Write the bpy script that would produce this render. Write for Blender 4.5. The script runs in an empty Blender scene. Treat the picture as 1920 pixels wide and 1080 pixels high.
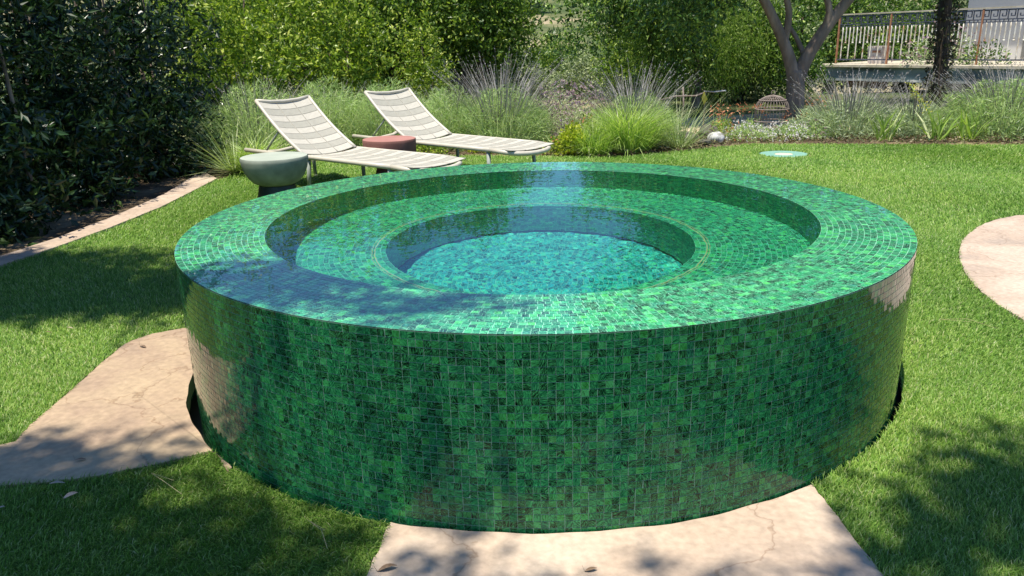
import bpy, math, random
import numpy as np
from mathutils import Vector, Matrix

# ------------------------------------------------------------------ camera, sky, sun
S = bpy.context.scene
COL = S.collection
cd = bpy.data.cameras.new("camera"); cam = bpy.data.objects.new("camera", cd); COL.objects.link(cam)
cd.lens = 1450.0 / 1920.0 * 36.0; cd.sensor_width = 36.0; cd.clip_start = 0.02; cd.clip_end = 2000.0
def cam_matrix():
    yaw, pitch, roll = -0.0341, 0.3079, -0.0248
    fw = np.array([math.sin(yaw)*math.cos(pitch), math.cos(yaw)*math.cos(pitch), -math.sin(pitch)])
    r = np.cross(fw, [0, 0, 1]); r /= np.linalg.norm(r); u = np.cross(r, fw)
    r2 = r*math.cos(roll) + u*math.sin(roll); u2 = -r*math.sin(roll) + u*math.cos(roll)
    m = Matrix.Identity(4)
    for i in range(3):
        m[i][0] = r2[i]; m[i][1] = u2[i]; m[i][2] = -fw[i]
    m[0][3], m[1][3], m[2][3] = -0.0125, -3.2649, 1.2796
    return m
cam.matrix_world = cam_matrix()
S.camera = cam

SUN_EL, SUN_X, SUN_Y = 74.5, -0.55, -0.83
w = bpy.data.worlds.new("World"); S.world = w; w.use_nodes = True
wn = w.node_tree; wn.nodes.clear()
sky = wn.nodes.new('ShaderNodeTexSky'); sky.sky_type = 'NISHITA'; sky.sun_disc = False
sky.sun_elevation = math.radians(SUN_EL); sky.sun_rotation = math.atan2(SUN_X, SUN_Y)
sky.air_density = 1.0; sky.dust_density = 0.15; sky.ozone_density = 4.0
bg = wn.nodes.new('ShaderNodeBackground'); bg.inputs[1].default_value = 0.105
wo = wn.nodes.new('ShaderNodeOutputWorld')
mulc = wn.nodes.new('ShaderNodeMix'); mulc.data_type = 'RGBA'; mulc.blend_type = 'MULTIPLY'; mulc.inputs['Factor'].default_value = 1.0; mulc.inputs['B'].default_value = (.76, .93, 1.14, 1)   # clear deep-blue sky
wn.links.new(sky.outputs[0], mulc.inputs['A']); wn.links.new(mulc.outputs['Result'], bg.inputs[0]); wn.links.new(bg.outputs[0], wo.inputs[0])

sl = bpy.data.lights.new("sun", 'SUN'); sun = bpy.data.objects.new("sun", sl); COL.objects.link(sun)
sl.energy = 5.0; sl.angle = math.radians(0.53); sl.color = (1.0, 0.94, 0.82)
ce = math.cos(math.radians(SUN_EL)); nn = math.hypot(SUN_X, SUN_Y)
sdir = Vector((SUN_X/nn*ce, SUN_Y/nn*ce, math.sin(math.radians(SUN_EL))))
sun.rotation_euler = sdir.to_track_quat('Z', 'Y').to_euler(); sun.location = sdir*30
sl.cycles.is_caustics_light = True

S.view_settings.view_transform = 'Standard'; S.view_settings.look = 'None'
S.view_settings.exposure = 0.62; S.view_settings.gamma = 1.0
S.cycles.use_denoising = True
try: S.cycles.denoiser = 'OPENIMAGEDENOISE'
except Exception: pass
S.cycles.max_bounces = 10; S.cycles.transmission_bounces = 8; S.cycles.transparent_max_bounces = 12
S.cycles.sample_clamp_indirect = 6.0

rng = np.random.default_rng(7); random.seed(7)
PI = math.pi

# ------------------------------------------------------------------ helpers
def tag(o, label=None, cat=None, group=None, kind=None):
    if label: o["label"] = label
    if cat: o["category"] = cat
    if group: o["group"] = group
    if kind: o["kind"] = kind
    return o
def empty(name, loc=(0, 0, 0), rz=0.0):
    o = bpy.data.objects.new(name, None); COL.objects.link(o); o.location = loc; o.rotation_euler = (0, 0, rz)
    o.empty_display_size = 0.1
    return o
def link(name, me, mat=None, parent=None):
    o = bpy.data.objects.new(name, me); COL.objects.link(o)
    if mat is not None and len(me.materials) == 0:
        for m in (mat if isinstance(mat, (list, tuple)) else [mat]): me.materials.append(m)
    if parent is not None: o.parent = parent
    return o
def np_mesh(name, V, F, mat=None, parent=None, uv=None, mi=None, smooth=False):
    """V (n,3); F (m,k) with constant k, or list of such arrays"""
    V = np.asarray(V, dtype=np.float32)
    Fs = F if isinstance(F, list) else [F]
    Fs = [np.asarray(f, dtype=np.int32) for f in Fs if len(f)]
    me = bpy.data.meshes.new(name)
    nl = sum(f.size for f in Fs); nf = sum(len(f) for f in Fs)
    me.vertices.add(len(V)); me.vertices.foreach_set("co", V.ravel())
    me.loops.add(nl); me.loops.foreach_set("vertex_index", np.concatenate([f.ravel() for f in Fs]))
    me.polygons.add(nf)
    tot = np.concatenate([np.full(len(f), f.shape[1], np.int32) for f in Fs])
    st = np.concatenate([[0], np.cumsum(tot)[:-1]]).astype(np.int32)
    me.polygons.foreach_set("loop_start", st); me.polygons.foreach_set("loop_total", tot)
    if mi is not None: me.polygons.foreach_set("material_index", np.asarray(mi, np.int32))
    me.polygons.foreach_set("use_smooth", np.full(nf, bool(smooth)))
    if uv is not None:
        ul = me.uv_layers.new(name="UVMap"); ul.data.foreach_set("uv", np.asarray(uv, np.float32).ravel())
    me.update(calc_edges=True)
    return link(name, me, mat, parent)

class MB:
    """collects simple solids into one mesh"""
    def __init__(s): s.v = []; s.f = []; s.n = 0
    def add(s, V, F):
        s.v += [tuple(p) for p in V]; s.f += [tuple(i+s.n for i in f) for f in F]; s.n = len(s.v)
    def box(s, c, size, rz=0.0, ax=None, ay=None, az=None):
        X, Y, Z = [Vector(a) for a in ((ax or (math.cos(rz), math.sin(rz), 0)), (ay or (-math.sin(rz), math.cos(rz), 0)), (az or (0, 0, 1)))]
        c = Vector(c); hx, hy, hz = size[0]/2, size[1]/2, size[2]/2
        P = [c + X*hx*i + Y*hy*j + Z*hz*k for k in (-1, 1) for j in (-1, 1) for i in (-1, 1)]
        s.add(P, [(0, 2, 3, 1), (4, 5, 7, 6), (0, 1, 5, 4), (2, 6, 7, 3), (0, 4, 6, 2), (1, 3, 7, 5)])
    def bar(s, a, b, wd, th, up=(0, 0, 1)):
        a = Vector(a); b = Vector(b); X = (b-a); L = X.length; X.normalize()
        Y = Vector(up).cross(X); Y.normalize(); Z = X.cross(Y)
        s.box((a+b)/2, (L, wd, th), ax=X, ay=Y, az=Z)
    def tube(s, pts, rad, n=8, cap=True):
        pts = [Vector(p) for p in pts]; m = len(pts)
        if not hasattr(rad, '__len__'): rad = [rad]*m
        base = []; prev = None
        for i, p in enumerate(pts):
            t = (pts[min(i+1, m-1)] - pts[max(i-1, 0)]).normalized()
            if prev is None:
                a = Vector((0, 0, 1)) if abs(t.z) < .9 else Vector((1, 0, 0))
                u = t.cross(a).normalized()
            else:
                u = (prev - t*prev.dot(t)).normalized()
            prev = u; v = t.cross(u)
            base += [p + (u*math.cos(2*PI*k/n) + v*math.sin(2*PI*k/n))*rad[i] for k in range(n)]
        F = [(i*n+k, i*n+(k+1) % n, (i+1)*n+(k+1) % n, (i+1)*n+k) for i in range(m-1) for k in range(n)]
        if cap: F += [tuple(reversed(range(n))), tuple(range((m-1)*n, m*n))]
        s.add(base, F)
    def lathe(s, prof, c=(0, 0, 0), n=40):
        V = []; m = len(prof)
        for (r, z) in prof: V += [(c[0]+r*math.cos(2*PI*k/n), c[1]+r*math.sin(2*PI*k/n), c[2]+z) for k in range(n)]
        F = [(i*n+k, i*n+(k+1) % n, (i+1)*n+(k+1) % n, (i+1)*n+k) for i in range(m-1) for k in range(n)]
        s.add(V, F)
    def prism(s, poly, z0, z1):
        m = len(poly)
        s.add([(x, y, z0) for x, y in poly]+[(x, y, z1) for x, y in poly],
              [tuple(reversed(range(m))), tuple(range(m, 2*m))]+[(i, (i+1) % m, m+(i+1) % m, m+i) for i in range(m)])
    def build(s, name, mat, parent=None, smooth=False, bevel=0.0):
        me = bpy.data.meshes.new(name); me.from_pydata(s.v, [], s.f)
        if smooth: me.polygons.foreach_set("use_smooth", [True]*len(me.polygons))
        me.update(); o = link(name, me, mat, parent)
        if smooth == 'auto':
            try: me.set_sharp_from_angle(angle=math.radians(40))
            except Exception: pass
        if bevel:
            b = o.modifiers.new("bevel", 'BEVEL'); b.width = bevel; b.segments = 2; b.limit_method = 'ANGLE'
        return o

# ------------------------------------------------------------------ materials
def nt(name):
    m = bpy.data.materials.new(name); m.use_nodes = True; t = m.node_tree; t.nodes.clear()
    out = t.nodes.new('ShaderNodeOutputMaterial'); return m, t, out
def N(t, typ, **kw):
    n = t.nodes.new(typ)
    for k, v in kw.items():
        if k.startswith('i_'):
            key = k[2:]; key = int(key) if key.isdigit() else key.replace('_', ' ')
            n.inputs[key].default_value = v
        else: setattr(n, k, v)
    return n
def ramp(t, stops, fac, interp='LINEAR'):
    r = t.nodes.new('ShaderNodeValToRGB'); r.color_ramp.interpolation = interp
    e = r.color_ramp.elements
    while len(e) < len(stops): e.new(0.5)
    for k, (p, c) in enumerate(stops): e[k].position = p; e[k].color = (c[0], c[1], c[2], 1)
    t.links.new(fac, r.inputs[0]); return r
def principled(t, out, rough=0.6, spec=0.4, coat=0.0, coat_rough=0.05, metal=0.0):
    p = t.nodes.new('ShaderNodeBsdfPrincipled'); p.inputs['Roughness'].default_value = rough
    p.inputs['Specular IOR Level'].default_value = spec; p.inputs['Metallic'].default_value = metal
    p.inputs['Coat Weight'].default_value = coat; p.inputs['Coat Roughness'].default_value = coat_rough
    t.links.new(p.outputs[0], out.inputs[0]); return p

def mat_noise(name, stops, scale=5.0, rough=0.6, spec=0.4, detail=6.0, bump=0.0, bump_scale=None, bump_dist=0.01, metal=0.0, coords='Object', stretch=None, coat=0.0, distort=0.0):
    m, t, out = nt(name); L = t.links.new
    tc = N(t, 'ShaderNodeTexCoord'); src = tc.outputs[coords]
    if stretch:
        mp = N(t, 'ShaderNodeMapping'); mp.inputs['Scale'].default_value = stretch; L(src, mp.inputs[0]); src = mp.outputs[0]
    no = N(t, 'ShaderNodeTexNoise', i_Scale=scale, i_Detail=detail, i_Distortion=distort); L(src, no.inputs[0])
    r = ramp(t, stops, no.outputs['Fac']); p = principled(t, out, rough, spec, coat=coat, metal=metal)
    L(r.outputs[0], p.inputs['Base Color'])
    if bump:
        nb = N(t, 'ShaderNodeTexNoise', i_Scale=bump_scale or scale*4, i_Detail=8.0); L(src, nb.inputs[0])
        b = N(t, 'ShaderNodeBump', i_Strength=bump, i_Distance=bump_dist); L(nb.outputs['Fac'], b.inputs['Height']); L(b.outputs[0], p.inputs['Normal'])
    return m

def mat_leaf(name, stops, rough=0.45, transl=0.35, spec=0.4, tmul=(1.15, 1.25, 0.5)):
    """one random tone per leaf"""
    m, t, out = nt(name); L = t.links.new
    g = N(t, 'ShaderNodeNewGeometry')
    r = ramp(t, stops, g.outputs['Random Per Island'])
    p = t.nodes.new('ShaderNodeBsdfPrincipled'); p.inputs['Roughness'].default_value = rough; p.inputs['Specular IOR Level'].default_value = spec
    L(r.outputs[0], p.inputs['Base Color'])
    tr = N(t, 'ShaderNodeBsdfTranslucent')
    mu = N(t, 'ShaderNodeMix', data_type='RGBA', blend_type='MULTIPLY'); mu.inputs['Factor'].default_value = 1.0
    mu.inputs['B'].default_value = (*tmul, 1)
    L(r.outputs[0], mu.inputs['A']); L(mu.outputs['Result'], tr.inputs[0])
    mx = N(t, 'ShaderNodeMixShader'); mx.inputs[0].default_value = transl
    L(p.outputs[0], mx.inputs[1]); L(tr.outputs[0], mx.inputs[2]); L(mx.outputs[0], out.inputs[0])
    return m

# glass mosaic: random tone per tile, swirled streaks turned a random way in each tile (UV)
def mat_tile(name, stops, streak, rough=0.12, coat=1.0, coat_rough=0.02, spec=.5):
    m, t, out = nt(name); L = t.links.new
    g = N(t, 'ShaderNodeNewGeometry'); uv = N(t, 'ShaderNodeUVMap'); uv.uv_map = 'UVMap'
    r = ramp(t, stops, g.outputs['Random Per Island'])
    mp = N(t, 'ShaderNodeMapping'); mp.inputs['Scale'].default_value = (7.0, 1.1, 1.0); L(uv.outputs[0], mp.inputs[0])
    no = N(t, 'ShaderNodeTexNoise', i_Scale=1.0, i_Detail=3.0, i_Distortion=1.6); L(mp.outputs[0], no.inputs[0])
    rs = ramp(t, [(0.40, (0, 0, 0)), (0.50, (.35, .35, .35)), (0.66, (1.3, 1.3, 1.3))], no.outputs['Fac'])
    no2 = N(t, 'ShaderNodeTexNoise', i_Scale=0.9, i_Detail=1.0); L(uv.outputs[0], no2.inputs[0])
    ms = N(t, 'ShaderNodeMath', operation='MULTIPLY'); L(rs.outputs[0], ms.inputs[0]); L(no2.outputs['Fac'], ms.inputs[1])
    br = N(t, 'ShaderNodeMix', data_type='RGBA', blend_type='MIX'); L(ms.outputs[0], br.inputs['Factor'])
    L(r.outputs[0], br.inputs['A']); br.inputs['B'].default_value = (*streak, 1)
    dk = ramp(t, [(0.34, (.25, .25, .25)), (0.47, (1, 1, 1))], no.outputs['Fac'])
    mu = N(t, 'ShaderNodeMix', data_type='RGBA', blend_type='MULTIPLY'); mu.inputs['Factor'].default_value = 1.0
    L(br.outputs['Result'], mu.inputs['A']); L(dk.outputs[0], mu.inputs['B'])
    p = principled(t, out, rough, spec, coat=coat, coat_rough=coat_rough)
    p.inputs['Coat IOR'].default_value = 1.36
    L(mu.outputs['Result'], p.inputs['Base Color'])
    return m
TSTOPS = [(0.0, (.001, .010, .008)), (0.16, (.0015, .020, .012)), (0.30, (.004, .09, .036)), (0.52, (.009, .22, .080)),
          (0.70, (.014, .34, .115)), (0.84, (.070, .54, .085)), (0.90, (.012, .16, .12)), (0.95, (.02, .30, .11)), (1.0, (.14, .70, .22))]
M = {}
TSHADE = [(p, tuple(c*.29 for c in k)) for p, k in TSTOPS]  # same mosaic darkened; the wall's weak grazing light is put into the colour
M['tile'] = mat_tile('green_glass_mosaic', TSHADE, (.055, .33, .105), coat=.55, coat_rough=.05, spec=.12)
M['tile_sky_tint'] = mat_tile('green_mosaic_with_painted_sky_tint', [(p, (k[0], min(.8, k[1]*1.15), k[2]*2.3)) for p, k in TSTOPS], (.04, .76, .68), rough=0.35, coat=0.0)  # well floor shifted bluer: sky reflection painted into the tile colour
M['tile_wet'] = mat_tile('green_glass_mosaic_under_water', TSTOPS, (.10, .74, .40), rough=0.35, coat=0.0)
M['tile_film'] = mat_tile('green_glass_mosaic_with_water_film', TSTOPS, (.20, .78, .40), rough=0.4, coat=1.0, coat_rough=0.0)
M['grout_film'] = mat_noise('wet_rim_grout', [(0.3, (.24, .62, .42)), (0.7, (.34, .70, .50))], scale=6, rough=0.7, coat=1.0)
M['grout'] = mat_noise('mosaic_grout', [(0.3, (.13, .26, .18)), (0.7, (.19, .32, .235))], scale=6, rough=0.7)
M['grout_wet'] = mat_noise('submerged_grout', [(0.3, (.14, .52, .34)), (0.7, (.22, .62, .42))], scale=6, rough=0.7)
M['gold'] = mat_noise('pale_gold_trim', [(0.3, (.34, .36, .14)), (0.7, (.50, .50, .24))], scale=30, rough=0.4)
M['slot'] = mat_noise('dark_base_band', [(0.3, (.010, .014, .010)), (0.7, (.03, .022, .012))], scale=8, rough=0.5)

def mat_water():
    m, t, out = nt('spa_water'); L = t.links.new
    gl = N(t, 'ShaderNodeBsdfGlass'); gl.inputs['IOR'].default_value = 1.36; gl.inputs['Roughness'].default_value = 0.0; gl.inputs['Color'].default_value = (.86, 1.0, .985, 1)
    tc = N(t, 'ShaderNodeTexCoord')
    no = N(t, 'ShaderNodeTexNoise', i_Scale=9.0, i_Detail=2.0); L(tc.outputs['Object'], no.inputs[0])
    b = N(t, 'ShaderNodeBump', i_Strength=0.06, i_Distance=0.02); L(no.outputs['Fac'], b.inputs['Height']); L(b.outputs[0], gl.inputs['Normal'])
    L(gl.outputs[0], out.inputs[0]); return m
M['water'] = mat_water()

# ------------------------------------------------------------------ SPA
H = 0.58; R = 1.45; RI = 1.13; RW = 0.66; ZS = H-0.50; ZF = H-1.0; ZG = -0.16; P = 0.0214

def tiles(C, U, V, Nn, hu, hv, tilt=0.02, lift=0.0008):
    """quads from centres C, tangents U,V, normals N; returns verts, faces, uvs"""
    n = len(C); k = np.array([[-1, -1], [1, -1], [1, 1], [-1, 1]], float)
    hu = np.broadcast_to(hu, (n,)); hv = np.broadcast_to(hv, (n,))
    ta = rng.normal(0, tilt, (n, 2))
    Vv = np.empty((n, 4, 3))
    for i, (a, b) in enumerate(k):
        hgt = lift + a*hu*ta[:, 0] + b*hv*ta[:, 1]
        Vv[:, i] = C + U*(a*hu)[:, None] + V*(b*hv)[:, None] + Nn*hgt[:, None]
    ang = rng.integers(0, 2, n)*PI/2 + rng.normal(0, .45, n); off = rng.uniform(-200, 200, (n, 2))
    uv = np.empty((n, 4, 2)); ca, sa = np.cos(ang), np.sin(ang)
    for i, (a, b) in enumerate(k):
        uv[:, i, 0] = off[:, 0] + (a*ca - b*sa)*.5; uv[:, i, 1] = off[:, 1] + (a*sa + b*ca)*.5
    F = np.arange(n*4).reshape(n, 4)
    return Vv.reshape(-1, 3), F, uv.reshape(-1, 2)

def cyl_tiles(name, rad, z0, z1, outward, parent, mats, rows=None):
    nrow = rows or max(1, round((z1-z0)/P)); ph = (z1-z0)/nrow; nc = round(2*PI*rad/P); s = 1 if outward else -1
    th = []; zz = []
    sheet = rng.normal(0, .0010, (nc//15+1, nrow//14+2))
    for j in range(nrow):
        for i in range(nc):
            th.append((i+.5)/nc*2*PI + rng.normal(0, .00035/rad)); zz.append(z1-(j+.5)*ph + sheet[i//15, j//14]*.6)
    th = np.array(th); zz = np.array(zz)
    e = np.stack([np.cos(th), np.sin(th), 0*th], 1); u = np.stack([-np.sin(th), np.cos(th), 0*th], 1)*s
    C = e*rad; C[:, 2] = zz
    V, F, uv = tiles(C, u, np.tile([0., 0, 1], (len(th), 1)), e*s, (2*PI*rad/nc)/2-.0005, ph/2-.0008)
    return backing_cyl(name, V, F, uv, rad, z0, z1, outward, parent, mats)
def backing_cyl(name, V, F, uv, rad, z0, z1, outward, parent, mats):
    n = 256; a = np.arange(n)/n*2*PI
    B = np.concatenate([np.stack([rad*np.cos(a), rad*np.sin(a), 0*a+z], 1) for z in (z0, z1)])
    k = np.arange(n); k2 = (k+1) % n
    FB = np.stack([k, k2, n+k2, n+k], 1)
    if not outward: FB = FB[:, ::-1]
    return join(name, V, F, uv, B, FB, parent, mats)
def join(name, V, F, uv, B, FB, parent, mats):
    VV = np.concatenate([V, B]); FF = np.concatenate([F, FB+len(V)])
    UV = np.concatenate([uv, np.zeros((FB.size, 2))]); mi = np.concatenate([np.zeros(len(F)), np.ones(len(FB))])
    o = np_mesh(name, VV, FF, None, parent, uv=UV, mi=mi)
    for m in mats: o.data.materials.append(m)
    return o
def ring_tiles(name, r0, r1, z, parent, mats, skip=(), tilt=.012):
    nr = max(1, round((r1-r0)/P)); pr = (r1-r0)/nr
    th = []; rr = []; hu = []
    for j in range(nr):
        rm = r0+(j+.5)*pr; nc = max(3, round(2*PI*rm/P)); o = rng.uniform()
        if j in skip: continue
        for i in range(nc):
            th.append((i+o)/nc*2*PI + rng.normal(0, .0004/max(rm, .1))); rr.append(rm+rng.normal(0, .0003)); hu.append(PI*rm/nc-.0008)
    th = np.array(th); rr = np.array(rr)
    e = np.stack([np.cos(th), np.sin(th), 0*th], 1); u = np.stack([-np.sin(th), np.cos(th), 0*th], 1)
    C = e*rr[:, None]; C[:, 2] = z
    V, F, uv = tiles(C, e, u, np.tile([0., 0, 1], (len(th), 1)), pr/2-.0008, np.array(hu), lift=.0007, tilt=tilt)
    n = 256; a = np.arange(n)/n*2*PI
    B = np.concatenate([np.stack([q*np.cos(a), q*np.sin(a), 0*a+z], 1) for q in (max(r0, 1e-4), r1)])
    k = np.arange(n); k2 = (k+1) % n
    return join(name, V, F, uv, B, np.stack([k, n+k, n+k2, k2], 1), parent, mats)
def annulus(name, r0, r1, z, mat, parent, th=.002, n=256):
    m = MB(); m.lathe([(r0, z), (r0, z+th), (r1, z+th), (r1, z)], n=n); return m.build(name, mat, parent)

spa = tag(empty('spa', (0, 0, 0)), 'round raised spa clad in glossy green glass mosaic with a flush water rim', 'spa')
MT = [M['tile'], M['grout']]; MW = [M['tile_wet'], M['grout_wet']]
cyl_tiles('outer_wall', R, ZG, H-.003, True, spa, MT)
ring_tiles('rim', RI, R-.0005, H-.001, spa, [M['tile_film'], M['grout_film']], tilt=.0015)
cyl_tiles('inner_wall', RI, ZS, H-.004, False, spa, MW)
ring_tiles('bench', RW, RI, ZS, spa, MW)
cyl_tiles('well_wall', RW, ZF+.035, ZS-.0005, False, spa, MW)
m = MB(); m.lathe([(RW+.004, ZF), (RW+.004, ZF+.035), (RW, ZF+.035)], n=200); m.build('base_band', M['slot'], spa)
ring_tiles('well_floor', 0.0, RW+.004, ZF, spa, [M['tile_sky_tint'], M['grout_wet']])
annulus('trim_ring', RW+.045, RW+.0495, ZS, M['gold'], spa); annulus('trim_ring', RW+.058, RW+.0605, ZS, M['gold'], spa)
cyl_tiles('gutter_wall', R+.082, ZG, -.012, False, spa, [M['tile'], M['grout']])
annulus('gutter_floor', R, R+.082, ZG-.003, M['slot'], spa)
# the water stands level with the rim; its film over the rim is the clear coat of the rim tiles
m = MB(); zt = H-.0015
m.lathe([(RI, zt), (0.8, zt), (0.4, zt), (0.0001, zt)], n=256)
wt = m.build('water', M['water'], None, smooth=True); tag(wt, kind='structure')
wt.cycles.is_caustics_caster = True
for o in spa.children: o.cycles.is_caustics_receiver = True

# ------------------------------------------------------------------ ground, lawn, stones
def pip(px, py, poly):
    inside = np.zeros(px.shape, bool); n = len(poly)
    for i in range(n):
        x0, y0 = poly[i]; x1, y1 = poly[(i+1) % n]
        if y0 == y1: continue
        c = ((y0 > py) != (y1 > py)) & (px < (x1-x0)*(py-y0)/(y1-y0)+x0); inside ^= c
    return inside
def smooth_poly(p, it=2):
    p = [np.array(q, float) for q in p]
    for _ in range(it):
        q = []
        for i in range(len(p)):
            a, b = p[i], p[(i+1) % len(p)]; q += [a*.75+b*.25, a*.25+b*.75]
        p = q
    return [tuple(q) for q in p]
def edge_r(th):   # inner edge of turf and slabs round the gutter
    c = np.cos(th); s = np.sin(th)
    return R + .007 + .036*np.clip(-c, 0, 1)*np.clip(.6-s, 0, 1) + .034*np.clip(c, 0, 1)*np.clip(.8+s, 0, 1) + .02*np.clip(s, 0, 1) + .0025*np.sin(23*th) + .002*np.sin(51*th+1)
lawn_poly = [(-3.62, -.2), (-3.50, .92), (-3.40, 1.38), (-3.32, 1.77), (-3.25, 2.33), (-3.21, 3.15), (-3.24, 3.73), (-3.30, 4.50), (-3.2, 4.9), (-2.7, 5.7), (-2.0, 6.1),
             (-.5, 5.95), (.2, 5.75), (.9, 5.62), (1.6, 5.95), (2.6, 6.5), (4.4, 6.2), (5.7, 5.95), (9, 5.7), (12, 4), (12, -7), (-4.3, -7)]
curb_poly = [(-3.62, -.2), (-3.50, .92), (-3.40, 1.38), (-3.32, 1.77), (-3.25, 2.33), (-3.21, 3.15), (-3.24, 3.73), (-3.30, 4.60), (-3.55, 4.95),
             (-3.63, 4.85), (-3.46, 3.76), (-3.43, 2.8), (-3.47, 2.09), (-3.56, 1.58), (-3.72, 1.08), (-3.84, -.2)]
slabL = [(-1.0, -1.13), (-1.10, -.99), (-1.25, -1.075), (-1.39, -1.14), (-1.54, -1.18), (-1.70, -1.20), (-1.86, -1.18), (-1.97, -1.10), (-1.95, -1.0), (-1.83, -.92), (-1.855, -.77), (-1.87, -.52), (-1.90, -.22), (-1.91, .0), (-1.84, .12), (-1.72, .19), (-1.45, .22), (-1.2, 0), (-1.0, -.5)]
slabF = [(-.40, -1.30), (-.435, -1.42), (-.44, -1.5), (-.455, -1.63), (-.48, -1.77), (-.40, -1.86), (-.1, -1.93), (.3, -1.96), (.65, -1.92), (.82, -1.84), (.84, -1.74), (.83, -1.64), (.82, -1.51), (.81, -1.36), (.80, -1.24), (.70, -1.05), (0, -1.2)]
slabR = smooth_poly([(3.6, 2.38), (3.15, 2.14), (2.76, 1.7), (2.53, 1.32), (2.36, .93), (2.24, .5), (2.22, .1), (2.3, -.3), (2.8, -.7), (3.5, -.6), (4.2, 0), (4.5, 1.2), (4.2, 2.2)], 2)
DISC = (2.80, 5.62, .27)

def mat_stone(name, base, tint, dark):
    m, t, out = nt(name); L = t.links.new; tc = N(t, 'ShaderNodeTexCoord')
    n1 = N(t, 'ShaderNodeTexNoise', i_Scale=2.2, i_Detail=9.0, i_Distortion=.6); L(tc.outputs['Object'], n1.inputs[0])
    r1 = ramp(t, [(.28, dark), (.45, tint), (.62, base), (.8, tuple(min(.8, c*1.15) for c in base))], n1.outputs['Fac'])
    n2 = N(t, 'ShaderNodeTexNoise', i_Scale=40, i_Detail=6.0); L(tc.outputs['Object'], n2.inputs[0])
    r2 = ramp(t, [(.3, (.82, .82, .82)), (.7, (1.1, 1.1, 1.1))], n2.outputs['Fac'])
    mu = N(t, 'ShaderNodeMix', data_type='RGBA', blend_type='MULTIPLY'); mu.inputs['Factor'].default_value = 1
    L(r1.outputs[0], mu.inputs['A']); L(r2.outputs[0], mu.inputs['B'])
    # thin cracks
    v = N(t, 'ShaderNodeTexVoronoi', feature='DISTANCE_TO_EDGE', i_Scale=1.3)
    nd = N(t, 'ShaderNodeTexNoise', i_Scale=5.0, i_Detail=5.0); L(tc.outputs['Object'], nd.inputs[0])
    ad = N(t, 'ShaderNodeVectorMath', operation='MULTIPLY_ADD'); L(nd.outputs['Color'], ad.inputs[0]); ad.inputs[1].default_value = (.35, .35, .35); L(tc.outputs['Object'], ad.inputs[2])
    L(ad.outputs[0], v.inputs['Vector'])
    cr = ramp(t, [(0.0, (.62, .55, .5)), (.006, (1, 1, 1))], v.outputs['Distance'])
    mu2 = N(t, 'ShaderNodeMix', data_type='RGBA', blend_type='MULTIPLY'); mu2.inputs['Factor'].default_value = .8
    L(mu.outputs['Result'], mu2.inputs['A']); L(cr.outputs[0], mu2.inputs['B'])
    p = principled(t, out, .62, .35); L(mu2.outputs['Result'], p.inputs['Base Color'])
    n3 = N(t, 'ShaderNodeTexNoise', i_Scale=9, i_Detail=10.0, i_Roughness=.6); L(tc.outputs['Object'], n3.inputs[0])
    b = N(t, 'ShaderNodeBump', i_Strength=.35, i_Distance=.02); L(n3.outputs['Fac'], b.inputs['Height']); L(b.outputs[0], p.inputs['Normal'])
    return m
M['slab'] = mat_stone('buff_flagstone', (.43, .32, .205), (.35, .25, .17), (.24, .18, .135))
M['slab_pink'] = mat_stone('pink_flagstone', (.51, .41, .315), (.44, .335, .25), (.34, .275, .22))
M['soil'] = mat_noise('dry_soil', [(.3, (.05, .035, .022)), (.55, (.12, .085, .05)), (.75, (.26, .2, .12))], scale=2.5, rough=.9, bump=.6, bump_dist=.03)
M['turf_base'] = mat_noise('turf_backing', [(.3, (.07, .13, .02)), (.7, (.11, .18, .03))], scale=60, rough=.9)

def terrain_z(x, y):
    d = np.hypot(x, y-4)
    far = np.clip((y-26)/90, 0, 1.4)
    dip = -.9*np.clip((y-15)/12, 0, 1)*np.clip(1-(y-27)/25, 0, 1)
    return dip + 11.5*far**1.3 + .35*far*np.sin(x*.08+2)*np.sin(y*.05) + np.where(d > 16, .12*np.sin(x*.4)*np.sin(y*.31), 0)
ths = np.arange(160)/160*2*PI
rad = np.concatenate([[R+.084], np.geomspace(1.75, 700, 74)])
V = np.stack([(rad[:, None]*np.cos(ths)), (rad[:, None]*np.sin(ths))], -1).reshape(-1, 2)
Vz = np.where(np.hypot(V[:, 0], V[:, 1]) > 12, terrain_z(V[:, 0], V[:, 1]), 0.)-.02
i, j = np.meshgrid(np.arange(len(rad)-1), np.arange(160), indexing='ij'); i = i.ravel(); j = j.ravel(); j2 = (j+1) % 160
ground = np_mesh('ground', np.column_stack([V, Vz]), np.stack([i*160+j, (i+1)*160+j, (i+1)*160+j2, i*160+j2], 1), None, smooth=True)
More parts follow.
